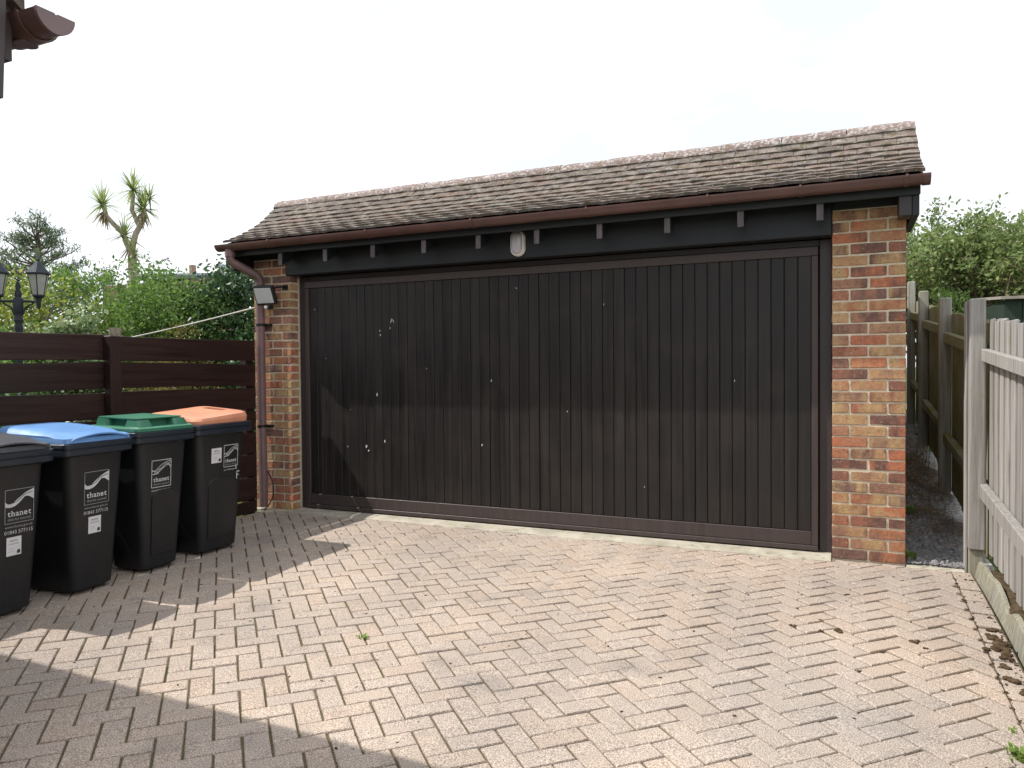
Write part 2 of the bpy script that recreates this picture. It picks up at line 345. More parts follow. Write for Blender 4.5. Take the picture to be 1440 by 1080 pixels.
def clip(poly, nx_, ny_, d):
    """keep the side nx*x+ny*y <= d"""
    o = []
    for i in range(len(poly)):
        p, q = poly[i], poly[(i+1) % len(poly)]
        a = nx_*p[0]+ny_*p[1]-d; b = nx_*q[0]+ny_*q[1]-d
        if a <= 0: o.append(p)
        if a*b < 0:
            t = a/(a-b); o.append((p[0]+(q[0]-p[0])*t, p[1]+(q[1]-p[1])*t))
    return o
U = .0988; PH = R(45.67); LA = (math.cos(PH), math.sin(PH)); LB = (math.sin(PH), -math.cos(PH)); LO = (-1.706, -2.904)
def lat(a, b): return (LO[0]+U*(a*LA[0]+b*LB[0]), LO[1]+U*(a*LA[1]+b*LB[1]))
blocks = []   # (polygon, centre, full?, vertical?)
for a in range(-60, 60):
    for b in range(-60, 60):
        k = (a+b) % 4
        for vert in (0, 1):
            if vert == 0 and k == 0: cell = [(a, b), (a+2, b), (a+2, b+1), (a, b+1)]
            elif vert == 1 and k == 2: cell = [(a, b), (a+1, b), (a+1, b+2), (a, b+2)]
            else: continue
            c = lat(sum(p[0] for p in cell)/4, sum(p[1] for p in cell)/4)
            if not (XL-.2 < c[0] < XR+.2 and YF-.2 < c[1] < YB+.2): continue
            ja = .0034+.0010*sm((-1.2-c[0])/1.6); jb = .0033
            mx_ = sum(p[0] for p in cell)/4; my_ = sum(p[1] for p in cell)/4
            cell = [(p[0]-math.copysign(ja/U, p[0]-mx_), p[1]-math.copysign(jb/U, p[1]-my_)) for p in cell]
            poly = [(p[0]+random.uniform(-.0014, .0014), p[1]+random.uniform(-.0014, .0014)) for p in [lat(*p) for p in cell]]
            for cl in ((1, 0, XR-.003), (-1, 0, -XL), (0, 1, YB), (0, -1, -YF)):
                poly = clip(poly, *cl)
                if len(poly) < 3: break
            if len(poly) < 3: continue
            ar = .5*abs(sum(poly[i][0]*poly[(i+1) % len(poly)][1]-poly[(i+1) % len(poly)][0]*poly[i][1] for i in range(len(poly))))
            if ar < .0006: continue
            blocks.append((poly, c, ar > .0175, vert))
y = YB-.002
while y > YF:      # border course along the right-hand fence
    x0, x1 = XR+.003, XR+.106; y0 = y-.198
    blocks.append(([(x0, y0), (x1, y0), (x1, y-.005), (x0, y-.005)], ((x0+x1)/2, y-.1), False, 0)); y -= .2
def block_into(mb, poly, origin):
    n = len(poly); cx = sum(p[0] for p in poly)/n; cy = sum(p[1] for p in poly)/n
    dz = random.uniform(-.0025, .0025); tx, ty = random.uniform(-.012, .012), random.uniform(-.012, .012)
    def zz(x, y): return gz(cx, cy)+dz+(x-cx)*(tx-.0165)+(y-cy)*(ty+.0097)
    rings = []
    for ins, d in ((0, -.045), (0, -.0055), (.0035, -.001), (.008, 0)):
        ring = []
        for x, y in poly:
            vx, vy = cx-x, cy-y; l = math.hypot(vx, vy); s_ = min(ins*1.35, l*.4)/max(l, 1e-6)
            X, Y = x+vx*s_, y+vy*s_; ring.append(Vector((X, Y, zz(X, Y)+d))-origin)
        rings.append(ring)
    m = len(mb.v); mb.v += [tuple(p) for r in rings for p in r]
    for i in range(3):
        for k in range(n): mb.f.append((m+i*n+k, m+i*n+(k+1) % n, m+(i+1)*n+(k+1) % n, m+(i+1)*n+k))
    mb.f.append(tuple(range(m+3*n, m+4*n)))
def shown(bk):
    pts = [project((x, y, gz(x, y))) for x, y in bk[0]]
    if not any(-5 < p[0] < 1445 and p[1] < 1090 and p[2] > .2 for p in pts): return 0
    if bk[1][0] < -4.45: return 0
    return .5*abs(sum(pts[i][0]*pts[(i+1) % len(pts)][1]-pts[(i+1) % len(pts)][0]*pts[i][1] for i in range(len(pts))))
order = sorted(range(len(blocks)), key=lambda i: -shown(blocks[i]))
# full blocks share a few meshes; cut and border blocks have their own
variants = {}
for v in (0, 1):
    for q in range(12):
        mb = MB(); c = Vector((-2, -2, gz(-2, -2)))
        ja = (.0034+.0010*(q//4)/2)*random.uniform(.75, 1.3); jb = .0033*random.uniform(.75, 1.25); na, nb_ = (2, 1) if v == 0 else (1, 2)
        L_, S_ = na*U/2-ja, nb_*U/2-jb
        pl = [(c.x+LA[0]*i*L_+LB[0]*j_*S_, c.y+LA[1]*i*L_+LB[1]*j_*S_) for i, j_ in ((-1, -1), (1, -1), (1, 1), (-1, 1))]
        pl = [(p[0]+random.uniform(-.0017, .0017), p[1]+random.uniform(-.0017, .0017)) for p in pl]
        block_into(mb, pl, c); variants[v, q] = mb.mesh('paving_block'); variants[v, q].materials.append(M['paver'])
rest = MB()
for rank, i in enumerate(order):
    poly, c, full, v = blocks[i]
    if rank < 298:
        n = len(poly); cx = sum(p[0] for p in poly)/n; cy = sum(p[1] for p in poly)/n; org = Vector((cx, cy, gz(cx, cy)))
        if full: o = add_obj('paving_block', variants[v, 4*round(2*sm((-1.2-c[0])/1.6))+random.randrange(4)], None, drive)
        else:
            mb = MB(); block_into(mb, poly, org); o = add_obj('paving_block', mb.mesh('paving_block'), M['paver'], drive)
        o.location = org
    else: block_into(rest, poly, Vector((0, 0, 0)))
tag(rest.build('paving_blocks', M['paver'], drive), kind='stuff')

# concrete threshold strip along the garage front
g = MB(); n = 40; prof = [(-.085, -.02), (-.08, .004), (-.02, .012), (.25, .012), (.25, -.1), (-.085, -.1)]
g.loft([[Vector((x, yy+random.uniform(-.006, .006)*(yy < -.07), z+.0)) for yy, z in prof] for x in np.linspace(-5.0, -.442, n)])
tag(g.build('threshold', M['conc'], bevel=.004), 'pale concrete threshold strip below the garage door', 'threshold', kind='structure')
g = MB(); g.box((-5.46, -.05, -.1), (-5.003, .0, .003)); tag(g.build('threshold', M['conc'], bevel=.004), 'mossy concrete edge at the foot of the left pier', 'threshold', kind='structure')
g = MB(); g.box((.003, -.04, -.1), (.33, .02, .002)); tag(g.build('path_edging', M['conc'], bevel=.006), 'pale concrete edging where gravel path meets the paving', 'edging', kind='structure')

# ------------------------------------------------------------------ garage
WIN = 4.571; PX0 = -.44-WIN   # inner edge of the left pier
gar = thing('garage', 'brick garage with wide dark boarded door and small clay tiled roof', 'garage', (-2.725, 0, 0))
def gchild(o): o.parent = gar; o.matrix_parent_inverse = Matrix.Translation((2.725, 0, 0)); return o
# piers
bm_full = [boxmesh('brick', .213, .102, .0635, .004, .0013, 2) for _ in range(5)]
bm_half = [boxmesh('brick', .101, .102, .0635, .004, .0012, 2) for _ in range(4)]
for m_ in bm_full+bm_half: m_.materials.append(M['brick'])
def pier(x0, left):
    g = MB(); g.box((x0+.004, .0045, -.08), (x0+.436, .128, 2.36))
    core = gchild(g.build('brick_pier', M['mortar']))
    for c in range(31):
        z = c*.075+.0375
        if c % 2: row = [(x0+.0513, 0), (x0+.22, 1), (x0+.3887, 0)]
        else: row = [(x0+.1075, 1), (x0+.3325, 1)]
        for x, full in row:
            o = add_obj('brick', random.choice(bm_full if full else bm_half), None, core)
            yy = .051+random.uniform(-.002, .0008)
            o.location = (x, yy, z+random.uniform(-.0015, .0015)); o.rotation_euler = (random.uniform(-.008, .008), random.uniform(-.006, .006), random.choice((0, math.pi))+random.uniform(-.005, .005))
    return core
pier(-.44, False); pier(PX0-.44, True)
# mortar fillet against the frame, side and back walls, flat roof behind the tiled slope
g = MB(); g.box((PX0-.002, .104, 0), (PX0+.006, .135, 2.15)); gchild(g.build('mortar_fillet', M['mortar']))
nb = NT('far_brickwork'); bt = nb.n.new('ShaderNodeTexBrick'); nb.L(nb.coord((1, 1, 1)), bt.inputs[0])
bt.inputs['Scale'].default_value = 4.44; bt.inputs['Color1'].default_value = (.36, .16, .10, 1); bt.inputs['Color2'].default_value = (.42, .24, .14, 1); bt.inputs['Mortar'].default_value = (.45, .39, .29, 1); bt.inputs['Mortar Size'].default_value = .03
bt.inputs['Brick Width'].default_value = 1; bt.inputs['Row Height'].default_value = .333
M['farbrick'] = nb.done(bt.outputs[0], .9, .1)
g = MB(); g.box((-.215, .13, -.1), (0, 6.2, 2.36)); gchild(g.build('side_wall', M['farbrick']))
g = MB(); g.box((PX0-.44, .13, -.1), (PX0-.225, 6.2, 2.36)); gchild(g.build('side_wall', M['farbrick']))
g = MB(); g.box((PX0-.225, 6.0, -.1), (-.215, 6.2, 2.36)); gchild(g.build('back_wall', M['farbrick']))
g = MB(); g.box((PX0-.5, .45, 2.365), (.06, 6.3, 2.46)); gchild(g.build('flat_roof', M['felt']))
# timber beam over the opening, wall plate behind the rafter feet
g = MB(); g.box((PX0-.035, -.028, 2.165), (-.442, .10, 2.40)); gchild(g.build('beam', M['beam'], bevel=.005))
g = MB(); g.box((-.44, -.012, 2.328), (.0, .10, 2.40)); gchild(g.build('wall_plate', M['beam']))
g = MB(); g.box((PX0-.44, -.012, 2.328), (PX0-.037, .10, 2.40)); gchild(g.build('wall_plate', M['beam']))
g = MB(); g.box((PX0-.54, -.208, 2.345), (.062, -.186, 2.44)); gchild(g.build('fascia', M['beam'], bevel=.003))
g = MB(); g.box((PX0-.54, -.185, 2.408), (.062, .1, 2.42)); gchild(g.build('soffit', M['beam']))
for i in range(10):
    x = -4.968+.4945*i+random.uniform(-.006, .006) if i else -4.972
    x = -.509-.4953*(9-i)
    g = MB(); g.prism([(x-.021, -.182, 2.238), (x-.021, -.182, 2.407), (x-.021, -.03, 2.407), (x-.021, -.03, 2.32)], (.042, 0, 0)); rf = gchild(g.build('rafter_foot', M['beam'], bevel=.003))
    g = MB(); g.box((x-.0205, -.1855, 2.239), (x+.0205, -.1825, 2.344)); g.build('end_grain', M['rafter'], rf)
g = MB(); g.box((-.055, -.1845, 2.225), (.017, -.03, 2.407)); gchild(g.build('rafter_foot', M['jamb'], bevel=.003))
g = MB(); g.prism([(.0185, -.1855, 2.222), (.0185, .48, 2.222), (.0185, .48, 2.84), (.0185, .14, 2.60), (.0185, -.1855, 2.46)], (.0395, 0, 0)); gchild(g.build('bargeboard', M['beam'], bevel=.003))
g = MB(); xx = PX0-.535; g.prism([(xx, -.1855, 2.222), (xx, .48, 2.222), (xx, .48, 2.84), (xx, .14, 2.60), (xx, -.1855, 2.46)], (.04, 0, 0)); gchild(g.build('bargeboard', M['beam'], bevel=.003))
# tiled slope with bell-cast eaves
NC = 10; prof = [(-.258, 2.462)]; 
for i in range(NC):
    a = R(23+23*sm(i/(NC-1)*.95)); prof.append((prof[-1][0]+.0905*math.cos(a), prof[-1][1]+.0905*math.sin(a)))
RY, RZ = prof[-1]; RX0, RX1 = PX0-.555, .084
g = MB(); g.loft([[Vector((x, p[0]+.012, p[1]-.012)) for p in prof]+[Vector((x, RY+.05, 2.42)), Vector((x, -.2, 2.42))] for x in (RX0+.022, RX1-.022)])
roof = gchild(g.build('roof', M['beam']))
for x in (RX0+.008, RX1-.021):
    g = MB(); g.prism([(x, p[0]+.02, p[1]-.002) for p in prof]+[(x, p[0]+.02, p[1]-.045) for p in reversed(prof)], (.013, 0, 0)); g.build('verge_mortar', M['mortar'], roof)
tmesh = []
for q in range(6):
    bm = bmesh.new(); nxs = 4; Lt = .135; wt = .162
    vs = [[], []]
    for s_ in range(2):
        for j_ in range(3):
            for i_ in range(nxs+1):
                u = i_/nxs-.5; vv = j_/2
                vs[s_].append(bm.verts.new((u*wt, vv*Lt-.0, (.021 if s_ == 0 else 0)-.010*(2*u)**2*.4 + (1-vv)*.006+random.uniform(-.0022, .0022)*(j_ == 0))))
    def fq(s_, j_, i_): return vs[s_][j_*(nxs+1)+i_]
    for j_ in range(2):
        for i_ in range(nxs):
            bm.faces.new((fq(0, j_, i_), fq(0, j_, i_+1), fq(0, j_+1, i_+1), fq(0, j_+1, i_)))
            bm.faces.new((fq(1, j_, i_), fq(1, j_+1, i_), fq(1, j_+1, i_+1), fq(1, j_, i_+1)))
    for i_ in range(nxs): bm.faces.new((fq(1, 0, i_), fq(1, 0, i_+1), fq(0, 0, i_+1), fq(0, 0, i_)))
    for j_ in range(2):
        bm.faces.new((fq(1, j_, 0), fq(0, j_, 0), fq(0, j_+1, 0), fq(1, j_+1, 0))); bm.faces.new((fq(1, j_, nxs), fq(1, j_+1, nxs), fq(0, j_+1, nxs), fq(0, j_, nxs)))
    bmesh.ops.recalc_face_normals(bm, faces=bm.faces)
    me = bpy.data.meshes.new('roof_tile'); bm.to_mesh(me); bm.free(); me.materials.append(M['tile']); tmesh.append(me)
tiles = []
for c in range(NC):
    y0, z0 = prof[c]; ang = math.atan2(prof[c+1][1]-z0, prof[c+1][0]-y0)
    x = RX0; first = c % 2 == 1
    while x < RX1-.012:
        wd = min(.0825 if first else .165, RX1-x+random.uniform(-.003, .005)); first = False
        if 0 < RX1-(x+wd) < .04: wd = RX1-x
        tiles.append((x+wd/2, y0+random.uniform(-.004, .003), z0+.004+random.uniform(-.0015, .002), ang-.085+random.uniform(-.015, .015), random.uniform(-.01, .01), wd/.165))
        x += wd
tiles.sort(key=lambda t: -t[0])
restt = MB()
for i, (x, y_, z_, a, rz, w) in enumerate(tiles):
    me = tmesh[i % 6]; mw = Matrix.Translation((x, y_, z_)) @ Matrix.Rotation(a, 4, 'X') @ Matrix.Rotation(rz, 4, 'Z') @ Matrix.Diagonal((w, 1, 1, 1))
    if i < 285:
        o = add_obj('roof_tile', me, None, roof); o.matrix_local = mw
    else: restt.add([mw @ v.co for v in me.vertices], [tuple(p.vertices) for p in me.polygons])
tag(restt.build('roof_tiles', M['tile'], roof), kind='stuff')
# half-round ridge tiles, bedded in mortar
L_ = (RX1-RX0)/13
for i in range(13):
    x0 = RX0+i*L_; g = MB(); rings = []
    dz = random.uniform(-.004, .004)
    for x in (x0+.003, x0+L_-.003):
        o_ = [Vector((x, RY+.03+.105*math.cos(t), RZ-.045+dz+.085*math.sin(t))) for t in np.linspace(math.pi*1.05, -.05*math.pi, 13)]
        i_ = [Vector((x, RY+.03+.09*math.cos(t), RZ-.045+dz+.07*math.sin(t))) for t in np.linspace(-.05*math.pi, math.pi*1.05, 13)]
        rings.append(o_+i_)
    g.loft(rings); o = g.build('ridge_tile', M['ridge'], roof, True)
g = MB(); g.box((RX0+.01, RY-.07, RZ-.08), (RX1-.01, RY+.13, RZ-.022)); g.build('ridge_bedding', M['mortar'], roof)
# gutter with unions, brackets and stop end
def gutter_ring(x, cy, cz, r, t=.004):
    a = [Vector((x, cy+r*math.cos(k), cz+r*math.sin(k))) for k in np.linspace(math.pi, 2*math.pi, 15)]
    b = [Vector((x, cy+(r-t)*math.cos(k), cz+(r-t)*math.sin(k))) for k in np.linspace(2*math.pi, math.pi, 15)]
    return a+b
GY, GZ, GR = -.268, 2.443, .056; GX0, GX1 = PX0-.595, .10
g = MB(); g.loft([gutter_ring(x, GY, GZ, GR) for x in np.linspace(GX0, GX1, 24)]); gut = gchild(g.build('gutter', M['gutter'], None, True))
for x in (-4.98, -3.95, -2.98, -2.05, -1.2, -.62, -.02):
    g = MB(); g.loft([gutter_ring(x-.013, GY, GZ, GR+.004), gutter_ring(x+.013, GY, GZ, GR+.004)]); g.box((x-.007, GY-GR-.007, GZ-.012), (x+.007, GY-GR+.004, GZ+.006)); g.build('gutter_bracket', M['gutter'], gut, True)
for x in (GX1,):
    g = MB(); g.loft([[p for p in gutter_ring(x+d, GY, GZ, GR+.005, GR-.001)] for d in (-.035, .008)]); g.build('stop_end', M['gutter'], gut)
g = MB(); g.loft([[p for p in gutter_ring(GX0+d, GY, GZ, GR, GR-.004)] for d in (-.002, .004)]); g.build('stop_end', M['gutter'], gut)
# downpipe with swan neck
px, py = -5.315, -.062
g = MB(); g.tube([(-5.475, GY, 2.40), (-5.475, GY, 2.36), (-5.475, GY+.003, 2.32), (-5.463, GY+.02, 2.285), (px-.022, py-.035, 2.185), (px-.004, py-.008, 2.155), (px, py, 2.11), (px, py, 1.0), (px+.005, py, .03)], .039, 16)
dp = gchild(g.build('downpipe', M['pipe'], None, True))
g = MB(); g.tube([(-5.475, GY, 2.335), (-5.475, GY, 2.375)], .044, 16); g.tube([(px, py, 2.06), (px, py, 2.115)], .044, 16); g.build('pipe_collar', M['pipe'], dp, True)
for z in (.78, 1.72):
    g = MB(); g.tube([(px, py, z-.012), (px, py, z+.012)], .0425, 16); g.box((px-.055, py+.02, z-.01), (px+.085, .0, z+.01)); g.build('pipe_clip', M['dark'], dp)

# door: frame in the opening, up-and-over leaf of vertical boards
DX0, DX1 = -4.925, -.527
g = MB(); g.box((-.52, .112, -.02), (-.4415, .2, 2.163)); g.box((PX0+.007, .112, -.02), (PX0+.079, .2, 2.163)); g.box((PX0+.079, .118, 2.118), (-.52, .2, 2.163)); gchild(g.build('door_frame', M['jamb'], bevel=.004))
leaf = thing('garage_door', None, None, (0, 0, 0)); gchild(leaf)
for k in ('label', 'category'):
    if k in leaf: del leaf[k]
def rail(name, a, b): 
    g = MB(); g.box(a, b); return g.build(name, M['frame'], leaf, bevel=.003)
YD = .088
rail('top_rail', (DX0, YD, 2.052), (DX1, YD+.05, 2.113)); rail('bottom_rail', (DX0+.045, YD+.004, .058), (DX1-.045, YD+.05, .152))
rail('bottom_edge', (DX0, YD-.004, .022), (DX1, YD+.05, .056)); rail('stile', (DX0, YD, .058), (DX0+.043, YD+.05, 2.05)); rail('stile', (DX1-.043, YD, .058), (DX1, YD+.05, 2.05))
g = MB(); g.box((DX0+.05, YD+.034, .06), (DX1-.05, YD+.048, 2.06)); g.build('backing', M['beam'], leaf)
nbd = 49; wbd = (DX1-DX0-.086)/nbd
bmesh_v = []
for q in range(4):
    me = boxmesh('board', wbd-.0035, .016, 1.90, .0035, .0007); me.materials.append(M['board']); bmesh_v.append(me)
for i in range(nbd):
    o = add_obj('board', bmesh_v[i % 4], None, leaf); o.location = (DX0+.043+wbd*(i+.5), YD+.0215+random.uniform(-.0025, .002), 1.103)
    o.rotation_euler = (0, random.uniform(-.0004, .0004), random.uniform(-.02, .02))
fl = MB()
for x, z, w, h, a in ((-4.142, 1.075, .008, .034, .2), (-4.263, .61, .008, .036, .2), (-4.24, .573, .007, .02, .2), (-4.066, .661, .006, .03, .1), (-3.107, .663, .006, .02, .1),
                      (-3.985, 1.725, .004, .05, .35), (-3.965, 1.72, .004, .04, -.4), (-4.105, 1.639, .006, .014, 0), (-4.10, 1.60, .006, .02, 0), (-2.355, .953, .004, .012, .5), (-2.786, 1.946, .01, .006, .3), (-4.0, 1.66, .004, .02, 0)):
    pts = []
    for k in range(7):
        t = 2*math.pi*k/7; u, v = math.cos(t)*w*random.uniform(.6, 1.1)/1., math.sin(t)*h*random.uniform(.7, 1.1)/2
        pts.append((x+u*math.cos(a)+v*math.sin(a), YD+.0095, z-u*math.sin(a)+v*math.cos(a)))
    fl.prism(pts, (0, .006, 0))
rs = np.random.default_rng(3)
for k in range(9):
    x, z = rs.uniform(DX0+.1, DX1-.1), rs.uniform(.2, 1.9)**1.0; w, h = rs.uniform(.0012, .003), rs.uniform(.003, .012)
    fl.prism([(x-w, YD+.0102, z-h), (x+w, YD+.0102, z-h*.6), (x+w*.6, YD+.0102, z+h), (x-w*.7, YD+.0102, z+h*.7)], (0, .004, 0))
fl.build('paint_flecks', M['print'], leaf)

# ------------------------------------------------------------------ lights and leads on the garage
fl_ = thing('floodlight', 'square floodlight with black frame fixed to the left brick pier', 'floodlight', (-5.205, -.125, 1.985))
mw = Matrix.Rotation(R(8), 4, 'Z') @ Matrix.Rotation(R(24), 4, 'X')
def fbox(name, a, b, mat, bev=.004):
    g = MB(); g.box(a, b, mw); o = g.build(name, mat, fl_, bevel=bev); return o
fbox('housing', (-.105, -.012, -.088), (.105, .03, .088), M['dark'], .008); fbox('diffuser', (-.088, -.0165, -.072), (.088, -.0125, .072), M['led'], .002)
g = MB(); g.box((-.055, .03, .0), (-.02, .06, .06), mw); g.tube([(.02, .03, .05), (.08, .06, .075), (.145, .075, .08), (.145, .128, .08)], .011, 8); g.box((.10, .115, .055), (.165, .139, .10)); g.build('bracket', M['dark'], fl_)
g = MB(); g.box((.03, -.02, -.128), (.075, .03, -.09)); s_ = g.build('sensor', M['dark'], fl_, bevel=.008, seg=2)
g = MB(); g.tube([(.035, -.035, -.112), (.035, -.02, -.112)], [.012, .015], 10); g.build('sensor_lens', M['white'], s_, True)
bl = thing('bulkhead_light', 'small white oval bulkhead light on the black beam', 'light', (-2.708, -.028, 2.28))
def stad(w, h, y, n=10): return [Vector((w*math.cos(t), y, math.copysign(h-w, math.sin(t))+w*math.sin(t))) for t in np.linspace(.0001, 2*math.pi-.0001, 4*n)]
g = MB(); g.loft([stad(.060, .102, 0), stad(.060, .102, -.022), stad(.054, .096, -.032), stad(.046, .088, -.032)]); g.build('base_ring', M['white'], bl, True)
g = MB(); g.loft([stad(.046, .088, -.030), stad(.043, .085, -.046), stad(.034, .074, -.055), stad(.018, .05, -.059)]); g.build('diffuser', M['opal'], bl, True)
g = MB(); g.tube([(px+.04, -.05, .36), (px+.07, -.055, .33), (px+.11, -.06, .27), (px+.13, -.065, .2), (px+.12, -.07, .12), (px+.08, -.075, .05), (px+.04, -.08, .012), (px+.01, -.1, .008)], .006, 7)
tag(g.build('loose_cable', M['cable'], None, True), 'loose black cable hanging beside the downpipe foot', 'cable')
g = MB(); pts = [Vector((-5.47, .03, 1.894)).lerp(Vector((-8.02, .52, 1.655)), t)+Vector((0, 0, -.012*math.sin(math.pi*t))) for t in np.linspace(0, 1, 12)]
g.tube(pts, .0075, 7); tag(g.build('washing_line', M['rope'], None, True), 'thin white rope strung from the garage across the garden', 'rope')

# ------------------------------------------------------------------ brown slatted fence on the left
fx = -5.30
fen = thing('slatted_fence', 'dark brown fence of wide horizontal boards behind the wheelie bins', 'fence', (fx, -2.3, 0))
def fchild(o): o.parent = fen; o.matrix_parent_inverse = Matrix.Translation((-fx, 2.3, 0)); return o
posts = [-.20, -1.635, -3.1, -4.56]
for y in posts:
    g = MB(); g.box((fx+.002 if y < -.5 else fx-.10, y-.047, -.15), (fx+.075 if y < -.5 else fx-.026, y+.047, 1.56+random.uniform(-.003, .003))); fchild(g.build('post', M['fpost'], bevel=.005))
levels = [(1.382, 1.565), (1.166, 1.360), (.952, 1.142), (.750, .931), (.546, .731), (.336, .530), (.123, .320), (.0, .106)]
for a, b in zip(posts[:-1], posts[1:]):
    for z0, z1 in levels:
        g = MB(); n = 9; rings = []
        w0, w1, ph = random.uniform(-.007, .007), random.uniform(-.007, .007), random.uniform(0, 6)
        for k in range(n):
            t = k/(n-1); y = (a if a < -.5 else -.155)+(b-(a if a < -.5 else -.155))*t
            y = min(max(y, b+.002), a-.002 if a < -.5 else -.155); dz = w0*(1-t)+w1*t+.004*math.sin(ph+5*t); bow = .008*math.sin(math.pi*t)*math.sin(ph)
            rings.append([Vector((fx-.024+bow, y, z0+dz)), Vector((fx+bow-.001, y, z0+dz)), Vector((fx+bow-.001, y, z1+dz+.002*math.sin(9*t+ph))), Vector((fx-.024+bow, y, z1+dz+.002*math.sin(9*t+ph)))])
        g.loft(rings); fchild(g.build('board', M['fbrown'], bevel=.003))

# ------------------------------------------------------------------ wheelie bins
def text2d(s, size, bold=0.):
    c = bpy.data.curves.new('t', 'FONT'); c.body = s; c.size = size; c.offset = bold; c.resolution_u = 3
    o = bpy.data.objects.new('t', c); COL.objects.link(o); dg = bpy.context.evaluated_depsgraph_get()
    me = bpy.data.meshes.new_from_object(o.evaluated_get(dg)); v = [(p.co.x, p.co.y) for p in me.vertices]; f = [tuple(p.vertices) for p in me.polygons]
    bpy.data.objects.remove(o); bpy.data.curves.remove(c); bpy.data.meshes.remove(me)
    return v, f
def fit(vf, x0, y0, w, h=None):
    v, f = vf; a = np.array(v); mn = a.min(0); sz = a.max(0)-mn; k = w/sz[0]; ky = k if h is None else h/sz[1]
    return [((p[0]-mn[0])*k+x0, (p[1]-mn[1])*ky+y0) for p in v], f
def serif_word(word, x0, y0, w):
    """lower-case slab serif word: sans glyphs plus foot and head serifs"""
    V = []; F = []; x = 0; T = []
    for ch in word:
        v, f = text2d(ch, 1., .018); a = np.array(v); mn = a.min(0); mxx = a.max(0); wd = mxx[0]-mn[0]
        n = len(V); V += [(p[0]-mn[0]+x, p[1]) for p in v]; F += [tuple(n+i for i in q) for q in f]
        st = .13
        bars = []
        if ch in 'hn': bars += [(x-.06, 0, x+st+.06, .05), (x+wd-st-.06, 0, x+wd+.06, .05)]
        if ch == 'h': bars += [(x-.07, mxx[1]-.05, x+st, mxx[1])]
        if ch == 'n': bars += [(x-.07, mxx[1]-.06, x+st, mxx[1]-.01)]
        if ch == 'a': bars += [(x+wd-st, 0, x+wd+.06, .05)]
        for a0, b0, a1, b1 in bars:
            n = len(V); V += [(a0, b0), (a1, b0), (a1, b1), (a0, b1)]; F.append((n, n+1, n+2, n+3))
        x += wd+.11
    return fit((V, F), x0, y0, w)
def strokes(lines, t):
    V = []; F = []
    for ln in lines:
        for (x0, y0), (x1, y1) in zip(ln[:-1], ln[1:]):
            l = math.hypot(x1-x0, y1-y0) or 1; nx_, ny_ = -(y1-y0)/l*t/2, (x1-x0)/l*t/2; n = len(V)
            V += [(x0-nx_, y0-ny_), (x1-nx_, y1-ny_), (x1+nx_, y1+ny_), (x0+nx_, y0+ny_)]; F.append((n, n+1, n+2, n+3))
    return V, F
def curve(pts, n=10):
    o = []; P = [pts[0]]+pts+[pts[-1]]
    for i in range(1, len(P)-2):
        for k in range(n):
            t = k/n; q = []
            for d in (0, 1):
                a, b, c, e = P[i-1][d], P[i][d], P[i+1][d], P[i+2][d]
                q.append(.5*(2*b+(c-a)*t+(2*a-5*b+4*c-e)*t*t+(3*b-a-3*c+e)*t**3))
            o.append(tuple(q))
    return o+[pts[-1]]
def tri_strip(top, bot):
    n = len(top); return top+bot, [(i, i+1, n+i+1, n+i) for i in range(n-1)]

